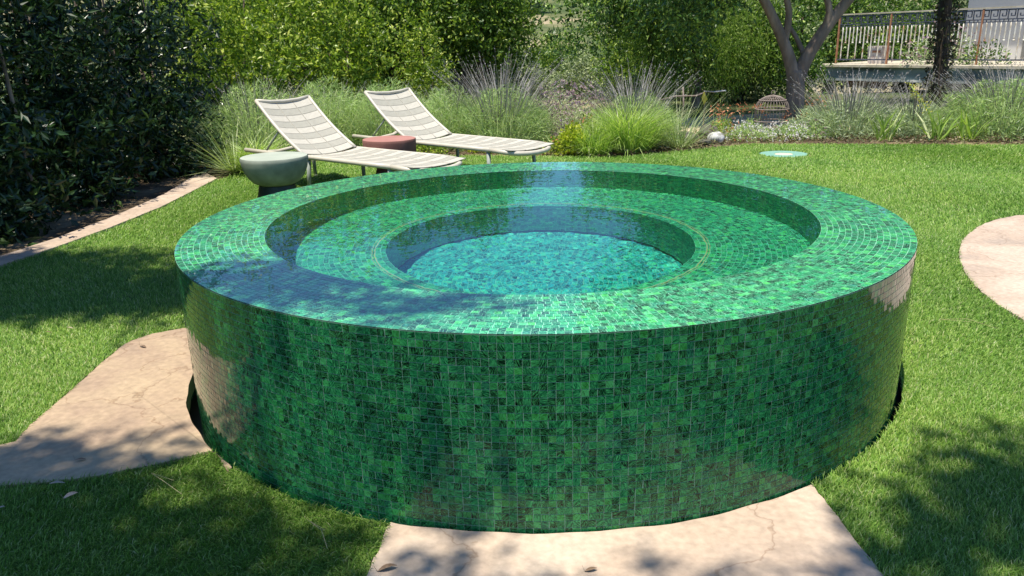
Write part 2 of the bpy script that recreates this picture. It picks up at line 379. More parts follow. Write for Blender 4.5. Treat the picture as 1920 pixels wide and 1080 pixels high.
def mat_ground():
    m, t, out = nt('ground_soil_and_dry_grass'); L = t.links.new; tc = N(t, 'ShaderNodeTexCoord')
    n1 = N(t, 'ShaderNodeTexNoise', i_Scale=2.2, i_Detail=9.0); L(tc.outputs['Object'], n1.inputs[0])
    r1 = ramp(t, [(.3, (.045, .032, .02)), (.5, (.11, .08, .05)), (.72, (.30, .23, .14))], n1.outputs['Fac'])
    n2 = N(t, 'ShaderNodeTexNoise', i_Scale=.11, i_Detail=9.0, i_Roughness=.65); L(tc.outputs['Object'], n2.inputs[0])
    r2 = ramp(t, [(.40, (.05, .08, .025)), (.54, (.13, .14, .06)), (.66, (.40, .31, .20))], n2.outputs['Fac'])
    sx = N(t, 'ShaderNodeSeparateXYZ'); L(tc.outputs['Object'], sx.inputs[0])
    mr = N(t, 'ShaderNodeMapRange'); mr.inputs['From Min'].default_value = 7.6; mr.inputs['From Max'].default_value = 8.4; L(sx.outputs[1], mr.inputs[0])
    mx = N(t, 'ShaderNodeMix', data_type='RGBA'); L(mr.outputs[0], mx.inputs['Factor']); L(r1.outputs[0], mx.inputs['A']); L(r2.outputs[0], mx.inputs['B'])
    p = principled(t, out, .95, .15); L(mx.outputs['Result'], p.inputs['Base Color'])
    b = N(t, 'ShaderNodeBump', i_Strength=.6, i_Distance=.04); n3 = N(t, 'ShaderNodeTexNoise', i_Scale=14, i_Detail=8.0); L(tc.outputs['Object'], n3.inputs[0])
    L(n3.outputs['Fac'], b.inputs['Height']); L(b.outputs[0], p.inputs['Normal']); return m
ground.data.materials.append(mat_ground()); tag(ground, kind='structure')

# pale dry path beyond the lawn
m = MB(); m.prism(smooth_poly([(1.6, 7.6), (3.2, 7.4), (5.2, 7.9), (6.4, 9.6), (5.2, 10.8), (3.2, 10.4), (1.8, 9.6)], 2), -.03, -.008)
pth = m.build('path', mat_noise('pale_dry_path', [(.3, (.34, .27, .17)), (.7, (.52, .42, .28))], scale=5, rough=.95, bump=.4)); tag(pth, kind='structure')

def in_lawn(x, y):
    r = np.hypot(x, y); th = np.arctan2(y, x)
    ok = pip(x, y, lawn_poly) & (r > edge_r(th))
    for s in (slabL, slabF, slabR): ok &= ~pip(x, y, s)
    ok &= np.hypot(x-DISC[0], y-DISC[1]) > DISC[2]
    return ok
nr = 170; n_t = 420; tt = np.arange(n_t+1)/n_t*2*PI; q = np.linspace(0, 1, nr+1)
E0 = edge_r(tt)
rr = E0[None, :] + (np.expm1(q*2.6)/np.expm1(2.6))[:, None]*13.0
X = rr*np.cos(tt); Y = rr*np.sin(tt)
cx = (X[:-1, :-1]+X[1:, 1:])/2; cy = (Y[:-1, :-1]+Y[1:, 1:])/2
keep = pip(cx, cy, lawn_poly) & (np.hypot(cx-DISC[0], cy-DISC[1]) > DISC[2]*.98)
for s_ in (slabL, slabF, slabR): keep &= ~pip(cx, cy, s_)
ii, jj = np.nonzero(keep); W_ = n_t+1
F = np.stack([ii*W_+jj, (ii+1)*W_+jj, (ii+1)*W_+jj+1, ii*W_+jj+1], 1)
Vl = np.stack([X.ravel(), Y.ravel(), np.full(X.size, -.004)], 1)
used, inv = np.unique(F, return_inverse=True)
lawn = np_mesh('lawn', Vl[used], inv.reshape(F.shape), M['turf_base']); tag(lawn, kind='structure')

def slab(name, poly, mat, z0, z1, label, cut=True, cat='paving slab'):
    # clip against the gutter edge by pushing points that fall inside it outwards, following the arc
    pts = []
    n = len(poly)
    for a in range(n):
        x0, y0 = poly[a]; x1, y1 = poly[(a+1) % n]
        k = max(1, int(math.hypot(x1-x0, y1-y0)/.03))
        for b in range(k):
            x = x0+(x1-x0)*b/k; y = y0+(y1-y0)*b/k
            x += random.gauss(0, .0022); y += random.gauss(0, .0022)
            r_ = math.hypot(x, y)
            if cut:
                e = float(edge_r(math.atan2(y, x)))
                if r_ < e: x, y = x*e/r_, y*e/r_
            pts.append((x, y))
    m = MB(); m.prism(pts, z0, z1); o = m.build(name, mat)
    return tag(o, label, cat)
slab('paving_slab', slabL, M['slab'], -.06, .002, 'dappled buff flagstone slab left of the green spa, with brown leaves on it')
slab('paving_slab', slabF, M['slab_pink'], -.06, .002, 'cracked pinkish flagstone slab in front of the spa at the bottom of the photo')
slab('paving_slab', slabR, M['slab_pink'], -.06, .004, 'sunlit rounded pinkish flagstone set in the lawn at the right edge', cut=False)
slab('garden_kerb', curb_poly, M['slab_pink'], -.08, .012, 'narrow buff stone kerb curving between lawn and dark hedge', cut=False, cat='kerb')

# --- turf blades
def mat_turf():
    m, t, out = nt('artificial_turf_blades'); L = t.links.new
    g = N(t, 'ShaderNodeNewGeometry'); tc = N(t, 'ShaderNodeTexCoord')
    r = ramp(t, [(0, (.075, .17, .02)), (.35, (.165, .33, .042)), (.7, (.28, .45, .08)), (.9, (.40, .53, .14)), (1, (.55, .56, .30))], g.outputs['Random Per Island'])
    no = N(t, 'ShaderNodeTexNoise', i_Scale=1.1, i_Detail=4.0); L(tc.outputs['Object'], no.inputs[0])
    rv = ramp(t, [(.35, (.86, .92, .9)), (.65, (1.12, 1.06, 1.0))], no.outputs['Fac'])
    mu = N(t, 'ShaderNodeMix', data_type='RGBA', blend_type='MULTIPLY'); mu.inputs['Factor'].default_value = 1
    L(r.outputs[0], mu.inputs['A']); L(rv.outputs[0], mu.inputs['B'])
    p = t.nodes.new('ShaderNodeBsdfPrincipled'); p.inputs['Roughness'].default_value = .42; p.inputs['Specular IOR Level'].default_value = .35
    L(mu.outputs['Result'], p.inputs['Base Color'])
    tr = N(t, 'ShaderNodeBsdfTranslucent'); L(mu.outputs['Result'], tr.inputs[0])
    mx = N(t, 'ShaderNodeMixShader'); mx.inputs[0].default_value = .42
    L(p.outputs[0], mx.inputs[1]); L(tr.outputs[0], mx.inputs[2]); L(mx.outputs[0], out.inputs[0]); return m
def blades(P0, ln, wd, lean, curl=.5, dirs=None):
    """P0 (n,3) roots; returns V,F: a quad and a narrower quad per blade"""
    n = len(P0); az = rng.uniform(0, 2*PI, n) if dirs is None else dirs
    ln = np.broadcast_to(ln, (n,)); wd = np.broadcast_to(wd, (n,)); lean = np.broadcast_to(lean, (n,))
    d = np.stack([np.cos(az), np.sin(az), 0*az], 1); fa = az+PI/2+rng.normal(0, .5, n); s = np.stack([np.cos(fa), np.sin(fa), 0*fa], 1)
    up = np.array([0, 0, 1.])
    k1 = np.sin(lean)[:, None]*d + np.cos(lean)[:, None]*up; l2 = lean+curl; k2 = np.sin(l2)[:, None]*d + np.cos(l2)[:, None]*up
    A = P0; B = A + k1*(ln*.55)[:, None]; C = B + k2*(ln*.45)[:, None]
    w2 = (wd/2)[:, None]
    V = np.stack([A-s*w2, A+s*w2, B+s*w2*.85, B-s*w2*.85, C+s*w2*.15, C-s*w2*.15], 1)
    b = np.arange(n)[:, None]*6
    return V.reshape(-1, 3), np.concatenate([b+[[0, 1, 2, 3]], b+[[3, 2, 4, 5]]])
def scatter(n, x0, x1, y0, y1):
    x = rng.uniform(x0, x1, n); y = rng.uniform(y0, y1, n); return x, y
PV = []; PF = []; off = 0
def zone(x0, x1, y0, y1, dens, ln, wd, excl=None):
    global off
    n = int((x1-x0)*(y1-y0)*dens); x, y = scatter(n, x0, x1, y0, y1)
    k = in_lawn(x, y)
    if excl: k &= ~((x > excl[0]) & (x < excl[1]) & (y > excl[2]) & (y < excl[3]))
    # only where the photograph's surroundings can show it
    v = np.abs(x) < .9*(y+3.6)+.6
    k &= v
    x = x[k]; y = y[k]; n = len(x)
    flow = 1.2*np.sin(x*1.7+.6*y)+.9*np.sin(y*1.3-.5*x)+PI*.2
    V, F = blades(np.stack([x, y, np.full(n, -.004)], 1), ln*rng.uniform(.65, 1.15, n), wd, np.abs(rng.normal(.55, .28, n)), .55, dirs=flow+rng.normal(0, 1.1, n))
    PV.append(V); PF.append(F+off); off += len(V)
zone(-3.0, 3.2, -2.3, -.3, 34000, .026, .0026)
zone(-3.7, 5.2, -.3, 2.0, 14000, .028, .0036)
zone(-3.7, 7.0, 2.0, 4.2, 6500, .032, .005)
zone(-3.7, 9.0, 4.2, 6.6, 4000, .034, .0068)
grass = np_mesh('grass', np.concatenate(PV), np.concatenate(PF), mat_turf()); tag(grass, 'short bright green artificial turf blades covering the lawn', 'grass', kind='stuff')

# --- round cover set in the lawn
cv = tag(empty('round_cover', (DISC[0], DISC[1], 0)), 'flat round turquoise mosaic cover sunk in the lawn beyond the spa', 'cover')
m = MB(); m.lathe([(.0001, .0), (.10, .0), (.10, -.02)], n=48); m.build('centre_plate', mat_noise('cream_plate', [(0, (.62, .58, .36)), (1, (.72, .66, .44))], scale=20), cv)
m = MB(); m.lathe([(.101, -.02), (.101, .004), (.262, .004), (.262, -.02)], n=64); m.build('mosaic_ring', mat_noise('turquoise_ring', [(.3, (.15, .34, .27)), (.7, (.25, .44, .36))], scale=40, rough=.4), cv)
for o in cv.children: o.location.z = -.004

# ------------------------------------------------------------------ foliage builders
def leafset(C, D, ln, wd, fold=.35):
    """C (n,3) leaf bases, D (n,3) unit directions: pointed folded leaf of 2 quads sharing the midrib"""
    n = len(C); ln = np.broadcast_to(ln, (n,))[:, None]; wd = np.broadcast_to(wd, (n,))[:, None]
    a = rng.normal(size=(n, 3)); a[:, 2] *= .5
    S_ = np.cross(D, a); S_ /= np.linalg.norm(S_, axis=1, keepdims=True)+1e-9; Nn = np.cross(D, S_)
    Vv = np.stack([C, C + D*ln*.42 + S_*wd*.5 + Nn*wd*fold*.5, C + D*ln, C + D*ln*.42 - S_*wd*.5 + Nn*wd*fold*.5], 1)
    b = np.arange(n)[:, None]*4
    return Vv.reshape(-1, 3), b+[[0, 1, 2, 3]]
def tri_leaf(C, D, ln, wd, fold=.35):
    V, F = leafset(C, D, ln, wd, fold)
    F2 = np.concatenate([F[:, [0, 1, 2]], F[:, [0, 2, 3]]]); return V, F2
def unit(v): return v/(np.linalg.norm(v, axis=-1, keepdims=True)+1e-9)
def crown(name, blobs, n_twigs, per, ln, wd, mat, parent, shell=.55, spread=.12, droop=0.0, box=False, gap=.0, outward=.5, upb=.35):
    """blobs: (cx,cy,cz, rx,ry,rz). Twigs grow in the outer part of each blob, each carries `per` leaves."""
    blobs = np.array(blobs, float); vol = (blobs[:, 3]*blobs[:, 4]*blobs[:, 5])**.7; pr = vol/vol.sum()
    b = blobs[rng.choice(len(blobs), n_twigs, p=pr)]
    d = unit(rng.normal(size=(n_twigs, 3)))
    if box: d = np.sign(d)*np.abs(d)**.55; d /= np.max(np.abs(d), axis=1, keepdims=True)**.75
    rr_ = shell+(1-shell)*rng.uniform(0, 1, n_twigs)**.6
    la = .08 if box else .20
    lump = 1+la*np.sin(d[:, 0]*7+b[:, 0]*3)+la*np.sin(d[:, 2]*8+b[:, 1]*5+d[:, 1]*5)
    C = b[:, :3] + d*b[:, 3:]*(rr_*lump)[:, None]
    if gap:
        h = np.sin(C[:, 0]*5.1+C[:, 2]*3.3)*np.sin(C[:, 1]*4.3+C[:, 2]*4.7+1)*np.sin(C[:, 0]*2.9-C[:, 1]*3.7)
        k = h > -1+gap*1.2; C = C[k]; d = d[k]
    n = len(C)
    td = unit(d*outward + rng.normal(size=(n, 3))*.6 + [0, 0, upb-droop*1.6])
    Cc = np.repeat(C, per, 0); T = np.repeat(td, per, 0); N_ = len(Cc)
    along = rng.uniform(0, 1, N_)[:, None]
    Pp = Cc + T*along*spread*2 + rng.normal(size=(N_, 3))*spread*.28
    Pp[:, 2] -= droop*spread*2*along[:, 0]**2
    D = unit(T*.5 + rng.normal(size=(N_, 3))*.75 + [0, 0, .1-droop])
    V, F = tri_leaf(Pp, D, ln*rng.uniform(.5, 1.4, N_), wd*rng.uniform(.55, 1.3, N_))
    return np_mesh(name, V, F, mat, parent)
def limb(m, a, b, r0, r1, bend=.1, n=6, sides=8):
    a = Vector(a); b = Vector(b); L = (b-a).length
    o = Vector((random.gauss(0, bend), random.gauss(0, bend), random.gauss(0, bend*.4)))*L*.5; o2 = Vector((random.gauss(0, bend), random.gauss(0, bend), 0))*L*.25
    pts = []; rr_ = []
    for k in range(n+1):
        s = k/n; pts.append(a.lerp(b, s)+o*math.sin(PI*s)+o2*math.sin(2*PI*s)); rr_.append(r0+(r1-r0)*s**.8)
    m.tube(pts, rr_, sides); return pts
M['bark'] = mat_noise('grey_brown_bark', [(.3, (.14, .10, .072)), (.7, (.31, .24, .185))], scale=9, rough=.85, bump=.8, bump_scale=30, bump_dist=.02, stretch=(1, 1, .25))
M['bark_dark'] = mat_noise('dark_bark', [(.3, (.03, .022, .016)), (.7, (.09, .065, .045))], scale=9, rough=.9, bump=.8, bump_scale=26, bump_dist=.02, stretch=(1, 1, .3))
M['leaf_hedge'] = mat_leaf('dark_glossy_hedge_leaf', [(0, (0.009, 0.024, 0.009)), (0.6, (0.017, 0.044, 0.015)), (0.9, (0.034, 0.075, 0.02)), (1, (0.082, 0.136, 0.034))], rough=.3, transl=.22)
M['leaf_yg'] = mat_leaf('yellow_green_leaf', [(0, (0.06, 0.115, 0.013)), (0.4, (0.144, 0.241, 0.024)), (0.75, (0.324, 0.437, 0.05)), (1, (0.6, 0.644, 0.143))], rough=.4, transl=.4)
M['leaf_mid'] = mat_leaf('mid_green_leaf', [(0, (0.039, 0.088, 0.014)), (0.45, (0.091, 0.175, 0.024)), (0.75, (0.195, 0.312, 0.042)), (0.92, (0.364, 0.475, 0.084)), (1, (0.546, 0.6, 0.168))], rough=.38, transl=.35)
M['leaf_dark'] = mat_leaf('dark_green_leaf', [(0, (0.027, 0.065, 0.015)), (0.5, (0.068, 0.144, 0.026)), (0.75, (0.135, 0.245, 0.04)), (0.92, (0.285, 0.418, 0.079)), (1, (0.51, 0.605, 0.158))], rough=.38, transl=.3)  # brightest stops paint sun highlights onto scattered leaves
M['leaf_grey'] = mat_leaf('grey_green_leaf', [(0, (0.138, 0.185, 0.089)), (0.5, (0.276, 0.344, 0.152)), (1, (0.524, 0.568, 0.304))], rough=.6, transl=.3, tmul=(1, 1.1, .7))
M['leaf_pepper'] = mat_leaf('light_drooping_leaf', [(0, (0.096, 0.184, 0.022)), (0.6, (0.24, 0.391, 0.055)), (1, (0.504, 0.598, 0.165))], rough=.45, transl=.45)
M['core'] = mat_noise('deep_foliage', [(.3, (.008, .016, .006)), (.7, (.02, .035, .012))], scale=6, rough=1.0, spec=.05)

def tree(loc, label, blobs, trunk_pts, n_twigs, per, ln, wd, leafm, barkm, kind='tree', group=None, cat='tree', branches=(), **kw):
    t = tag(empty(kind, loc), label, cat, group)
    m = MB()
    for pts, r0, r1 in trunk_pts:
        for k in range(len(pts)-1):
            s0 = k/(len(pts)-1); s1 = (k+1)/(len(pts)-1)
        # smooth tube through points
        P_ = [Vector(p) for p in pts]; out = []
        for k in range(len(P_)-1):
            p0 = P_[max(k-1, 0)]; p1 = P_[k]; p2 = P_[k+1]; p3 = P_[min(k+2, len(P_)-1)]
            for s in (0, .25, .5, .75):
                out.append(.5*((2*p1)+(-p0+p2)*s+(2*p0-5*p1+4*p2-p3)*s*s+(-p0+3*p1-3*p2+p3)*s**3))
        out.append(P_[-1]); nn_ = len(out)
        m.tube(out, [r0+(r1-r0)*(k/(nn_-1))**.8*1.0 for k in range(nn_)], 12)
    for a, b, r0, r1 in branches: limb(m, a, b, r0, r1)
    m.build('trunk', barkm, t, smooth=True)
    crown('crown', blobs, n_twigs, per, ln, wd, leafm, t, **kw)
    return t

# ------------------------------------------------------------------ left hedge: separate clipped shrubs in a row
hy = [(-4.75, -1.3), (-4.68, .1), (-4.62, 1.5), (-4.62, 2.9), (-4.62, 4.3), (-4.6, 5.7)]
hl = ['dark glossy hedge shrub, out of sight at the near end of the hedge', 'dark glossy hedge shrub nearest the camera on the left, before the kerb starts',
      'tall dark glossy hedge shrub at the left edge beside the near end of the kerb', 'tall dark glossy hedge shrub beside the middle of the stone kerb',
      'dark glossy hedge shrub beside the far end of the kerb, bare stems at its foot', 'dark hedge shrub behind the spiky grass, last of the clipped row']
for k, (x, y) in enumerate(hy):
    t = tag(empty('hedge_shrub', (x, y, 0)), hl[k], 'hedge shrub', 'shrubs of the dark hedge along the kerb')
    m = MB()
    for q_ in range(7):
        bx = random.uniform(-.3, .6); by = random.uniform(-.65, .65)
        limb(m, (bx, by, -.02), (bx+random.uniform(-.3, .0), by+random.uniform(-.2, .2), 2.3), .022, .008, .05)
    m.build('stem', M['bark'], t, smooth=True)
    nt_ = 2600 if 1 <= k <= 4 else 1500
    crown('foliage', [(-.12, 0, 1.55, .72, .86, 1.38+.10*math.sin(k*2.3)), (.0, 0, .9, .74, .84, .85), (.16, 0, .42, .74, .86, .42)], nt_, 8, .085, .036, M['leaf_hedge'], t, shell=.5, box=True, spread=.09, outward=.7, upb=.2)

# ------------------------------------------------------------------ trees and tall shrubs behind the beds
yg = [((-4.3, 7.6), 2.8, 'tall yellow-green shrub just past the end of the dark hedge'), ((-3.1, 8.6), 2.9, 'bright yellow-green shrub behind the left lounger headrest'), ((-4.9, 9.6), 3.3, 'yellow-green bush rising highest behind the hedge end')]
for (x, y), h, lb in yg:
    tree((x, y, 0), lb, [(0, 0, h*.55, .95, .85, h*.46), (.3, -.2, h*.35, .8, .7, .9), (-.4, .1, h*.7, .7, .7, .8)],
         [([(0, 0, -.05), (.05, .05, h*.4), (-.05, 0, h*.8)], .045, .012), ([(.15, 0, -.05), (.3, .1, h*.35), (.45, 0, h*.7)], .035, .01), ([(-.2, 0, -.05), (-.35, .1, h*.35), (-.5, 0, h*.7)], .035, .01)],
         1500, 9, .078, .038, M['leaf_yg'], M['bark'], 'tall_shrub', 'yellow-green shrubs behind the hedge end', 'shrub', shell=.3, spread=.12, gap=.7)
# leafy multi-stem trees behind the loungers
def multi(loc, label, h, wdt, mat, n, stems, **kw):
    tp = []
    for s in range(stems):
        a = s*2.4+.5; dx = math.cos(a)*wdt*.45; dy = math.sin(a)*wdt*.3
        tp.append(([(dx*.15, dy*.15, -.05), (dx*.4, dy*.4, h*.28), (dx*.7, dy*.7, h*.55), (dx, dy, h*.85)], .075, .02))
    bl = [(0, 0, h*.68, wdt*.72, wdt*.6, h*.30), (wdt*.45, -.2, h*.52, wdt*.5, wdt*.45, h*.26), (-wdt*.45, -.1, h*.55, wdt*.5, wdt*.45, h*.28), (.1, -.4, h*.85, wdt*.5, wdt*.5, h*.2), (0, .5, h*.38, wdt*.85, wdt*.4, h*.30), (0, .9, h*.3, wdt*.9, wdt*.3, h*.28)]
    return tree(loc, label, bl, tp, n, 10, .085, .042, mat, M['bark_dark'], 'leafy_tree', 'leafy trees behind the sun loungers', 'tree', shell=.3, spread=.13, gap=.7, **kw)
multi((-2.55, 10.6, 0), 'bushy green tree with dark forked stems, behind the far lounger', 3.1, 1.7, M['leaf_mid'], 3600, 4)
multi((-1.1, 11.2, 0), 'bushy green tree left of the open view to the hillside', 3.1, 1.2, M['leaf_mid'], 3400, 3)
multi((-4.2, 11.8, 0), 'dense green tree behind the yellow-green shrubs', 3.2, 1.9, M['leaf_dark'], 2800, 3)
for (x, y), h, lb in (((-2.95, 9.2), 1.75, 'young upright shrub with light leaves, left of the dark tree stems'), ((-1.75, 9.2), 1.6, 'young upright shrub with light leaves, right of the dark tree stems')):
    tree((x, y, 0), lb, [(0, 0, h*.62, .38, .35, h*.42), (.1, -.1, h*.4, .34, .3, .4)], [([(0, 0, -.05), (.03, 0, h*.5), (0, 0, h*.95)], .018, .006), ([(.1, 0, -.05), (.16, 0, h*.5), (.2, 0, h*.8)], .014, .005)],
         420, 9, .06, .03, M['leaf_yg'], M['bark'], 'young_shrub', 'young shrubs in front of the leafy trees', 'shrub', shell=.3, spread=.1)

# big forked tree on the right: limbs laid out as in the picture plane at y = 9.5
bt = (4.15, 9.5, 0)
trunks = [([(0, 0, -.1), (-.02, 0, .45), (-.05, 0, .75)], 0.152, 0.136),
          ([(-.05, 0, .60), (-.22, -.05, 1.05), (-.55, -.1, 1.65), (-1.05, -.25, 2.35), (-1.7, -.5, 3.3)], 0.114, 0.044),
          ([(-.28, -.05, 1.15), (-.25, -.1, 1.6), (-.42, -.15, 2.2), (-.5, -.2, 3.2)], 0.065, 0.032),
          ([(.0, 0, .62), (.12, 0, .95), (.42, .0, 1.45), (.78, -.1, 1.95), (1.15, -.2, 2.35), (1.7, -.35, 3.2)], 0.122, 0.056),
          ([(.28, 0, 1.2), (.38, -.05, 1.6), (.20, -.1, 2.05), (.05, -.2, 2.7), (-.05, -.2, 3.6)], 0.068, 0.028),
          ([(.42, 0, 1.4), (.75, .1, 1.9), (1.0, .1, 2.5), (1.1, .2, 3.3)], 0.065, 0.028),
          ([(.1, .05, .95), (-.05, .1, 1.25), (-.22, .15, 1.5)], 0.046, 0.028),
          ([(-1.15, -.25, 2.45), (-2.0, -.5, 2.75), (-2.7, -.8, 2.6)], 0.046, 0.016)]
blobs = [(-1.7, -.6, 2.75, .9, 1.1, .7), (-1.8, -.4, 1.95, .75, .9, .55), (-1.3, -.6, 3.6, 1.4, 1.4, .9), (.1, -.5, 4.2, 1.7, 1.6, 1.0), (1.6, -.4, 3.9, 1.4, 1.4, .9), (-.8, .8, 2.9, 1.5, 1.0, .6), (1.0, .9, 3.2, 1.5, 1.0, .8),
         (-.3, -1.0, 5.1, 1.8, 1.5, .8), (-2.5, -.7, 4.3, 1.0, 1.2, .8), (-1.6, .9, 2.2, .9, .8, .5)]
tree(bt, 'large spreading tree with grey forked trunk at the right, beside the bird cage', blobs, trunks, 7000, 10, .095, .042, M['leaf_dark'], M['bark'], 'spreading_tree', None, 'tree', shell=.25, spread=.16, gap=.34, droop=.25)

# weeping light green tree behind
tree((3.0, 12.2, -.1), 'light green weeping tree hanging behind the flower bed', [(-.2, 0, 1.9, 1.25, .8, .75), (.7, .2, 1.5, .9, .7, .7), (-.6, -.2, 1.15, .6, .5, .55), (.2, 0, 2.7, 1.2, .8, .6)],
     [([(.1, 0, -.1), (.12, 0, .8), (.0, 0, 1.6), (.1, 0, 2.6)], .10, .04)], 1700, 16, .085, .014, M['leaf_pepper'], M['bark'], 'weeping_tree', None, 'tree', shell=.3, spread=.22, droop=.9, upb=-.3, gap=.15)
tree((1.75, 12.0, -.1), 'dark tree hanging at the right side of the open view', [(0, 0, 2.6, .7, .7, .8), (.5, -.1, 2.2, .8, .7, .8), (-.25, 0, 2.1, .3, .35, .85), (.9, 0, 1.3, .7, .6, .7)],
     [([(.5, 0, -.1), (.45, 0, 1.0), (.3, 0, 2.4)], .09, .03)], 1700, 10, .08, .034, M['leaf_dark'], M['bark_dark'], 'leafy_tree', None, 'tree', shell=.3, spread=.14, gap=.25, droop=.5)
tree((5.15, 12.6, 0), 'dark shrub between the forked trunk and the terrace', [(0, 0, .6, .5, .5, .5), (-.3, 0, 1.3, .4, .5, .5), (-.9, .4, 1.2, .8, .6, .8)], [([(0, 0, -.1), (.05, 0, .7), (0, 0, 1.6)], .06, .02)],
     1100, 9, .08, .036, M['leaf_dark'], M['bark_dark'], 'dark_shrub', None, 'shrub', shell=.3, spread=.13)

# dense shrubs that close the view behind the trees
for k, (x, y, h, wd_, mt, lb) in enumerate([(-6.2, 12.6, 3.2, 1.5, 'leaf_hedge', 'dark shrub mass behind the hedge, farthest left'), (-3.6, 13.6, 2.9, 1.5, 'leaf_hedge', 'dark shrub filling the view behind the yellow-green shrubs'),  # dark hedge leaves here stand for the shade inside the trees
        (-1.9, 13.4, 2.7, 1.4, 'leaf_hedge', 'dark shrub filling the view behind the dark forked stems'), (-1.4, 13.2, 2.2, .7, 'leaf_mid', 'mid-green shrub at the left side of the open view'),
        (2.6, 14.6, 2.3, 1.1, 'leaf_mid', 'mid-green shrub behind the light weeping tree'), (4.4, 13.8, 2.5, 1.2, 'leaf_grey', 'grey-green shrub behind the forked trunk'), (4.4, 15.4, 1.9, .9, 'leaf_dark', 'dark shrub beneath the left end of the terrace'),
        (8.6, 19.3, 2.6, 1.5, 'leaf_dark', 'dark shrub mass behind the left part of the terrace'), (10.6, 18.6, 2.5, 1.3, 'leaf_dark', 'dark shrub behind the terrace where the house wall starts')]):
    tree((x, y, -.1), lb, [(0, 0, h*.5, wd_, wd_*.6, h*.5), (wd_*.5, -.2, h*.35, wd_*.6, wd_*.5, h*.4), (-wd_*.5, -.2, h*.35, wd_*.6, wd_*.5, h*.4)], [([(0, 0, -.1), (.05, 0, h*.4), (0, 0, h*.8)], .05, .02)],
         1400, 9, .095, .045, M[mt], M['bark_dark'], 'dense_shrub', 'dense shrubs closing the view behind the garden', 'shrub', shell=.35, spread=.15, gap=.1)
# trees behind the terrace and distant ones
bk = [((6.2, 20.5), 5.8, 2.4, 'dark tree behind the left end of the terrace'), ((9.0, 21.5), 6.2, 2.4, 'dark tree behind the terrace railing, beside the white house'), ((3.4, 19.5), 5.6, 2.5, 'tall dark tree behind the spreading tree crown'), ((.0, 21), 0, 0, '')]
for (x, y), h, wd_, lb in bk:
    if not h: continue
    tree((x, y, -.4), lb, [(0, 0, h*.62, wd_, wd_*.8, h*.36), (wd_*.4, -.4, h*.35, wd_*.8, wd_*.6, h*.3), (-wd_*.5, -.3, h*.4, wd_*.7, wd_*.6, h*.3)], [([(0, 0, -.2), (.1, 0, h*.4), (0, 0, h*.8)], .18, .06)],
         1600, 9, .14, .07, M['leaf_dark'], M['bark_dark'], 'dark_tree', 'dark trees behind the terrace', 'tree', shell=.35, spread=.25, gap=.2)
for (x, y, z, sc, mt, lb) in ((-.35, 17.5, -.3, .8, 'leaf_grey', 'grey-green shrub left of the white satellite dish'), (1.2, 16.5, -.3, .8, 'leaf_grey', 'grey-green shrub right of the satellite dish, in the open view'),
                              (2.8, 18.5, -.3, 1.2, 'leaf_grey', 'taller grey-green shrub behind the open view'), (-2.2, 19.0, -.3, 1.9, 'leaf_mid', 'mid-green distant shrub behind the leafy trees'), (1.1, 30, -.4, 1.3, 'leaf_mid', 'rounded green tree down the slope in the open view'), (-1.9, 34, 0., 1.3, 'leaf_grey', 'far grey-green tree at the left of the open view')):
    tree((x, y, z), lb, [(0, 0, sc*.75, sc*.8, sc*.7, sc*.75), (sc*.5, 0, sc*.45, sc*.5, sc*.5, sc*.5), (-sc*.4, 0, sc*.5, sc*.6, sc*.5, sc*.5)], [([(0, 0, -.2), (.05, 0, sc*.5), (0, 0, sc)], .05*sc, .02)],
         800, 9, .035*y**.5*.6, .017*y**.5*.6, M[mt], M['bark'], 'distant_shrub', 'distant shrubs in the open view', 'shrub', shell=.3, spread=.10*sc)
# far hillside trees
for k in range(16):
    x = random.uniform(-14, 16); y = random.uniform(48, 120); sc = random.uniform(1.2, 2.6)
    z = float(terrain_z(np.array(x), np.array(y)))-.1
    tree((x, y, z), 'small round olive-green tree far off on the hillside', [(0, 0, sc*.8, sc, sc, sc*.75)], [([(0, 0, -.2), (0, 0, sc*.6)], .1, .06)], 160, 8, .5, .3, M['leaf_grey' if k % 3 else 'leaf_mid'], M['bark'], 'hillside_tree', 'small trees far off on the hillside', 'tree', shell=.3, spread=.3)

# ------------------------------------------------------------------ trees out of frame whose shade and reflections the photo shows
SH = 1/math.tan(math.radians(SUN_EL)); SXN, SYN = SUN_X/nn, SUN_Y/nn
def over(root, tx, ty, h, rx, ry, rz, z=0.0):   # crown lobe at height h whose shade falls round (tx, ty)
    k = (h-z)*SH; return (tx+SXN*k-root[0], ty+SYN*k-root[1], h, rx, ry, rz)
ra = (-4.9, -3.2); rb = (1.6, -6.2)
tree((ra[0], ra[1], 0), 'tree out of frame at the left whose crown dapples the turf with shade',
     [over(ra, -2.75, .80, 6.2, .95, .50, .45), over(ra, -3.2, 1.35, 6.0, .7, .35, .35), over(ra, -2.0, .75, 6.3, .45, .32, .3), over(ra, -1.55, -1.60, 6.4, 1.0, .42, .4), over(ra, -.95, -1.85, 6.2, .5, .3, .3),
      over(ra, -1.6, -1.14, 6.1, .36, .12, .22), over(ra, -.80, -.92, 6.0, .30, .20, .22, .58), over(ra, -.35, -1.22, 6.0, .22, .05, .12, .58)],
     [([(0, 0, -.1), (.1, .1, 2.2), (.3, .2, 4.2), (.9, .3, 5.8)], .16, .05), ([(.2, .15, 3.6), (1.2, -.1, 5.0), (2.4, -.1, 6.1)], .08, .02), ([(.3, .2, 4.0), (.6, 1.3, 5.2), (.9, 2.3, 6.0)], .07, .02)],
     2300, 9, .10, .055, M['leaf_mid'], M['bark'], 'shade_tree', 'shade trees out of frame', 'tree', shell=.02, spread=.13, gap=.12)
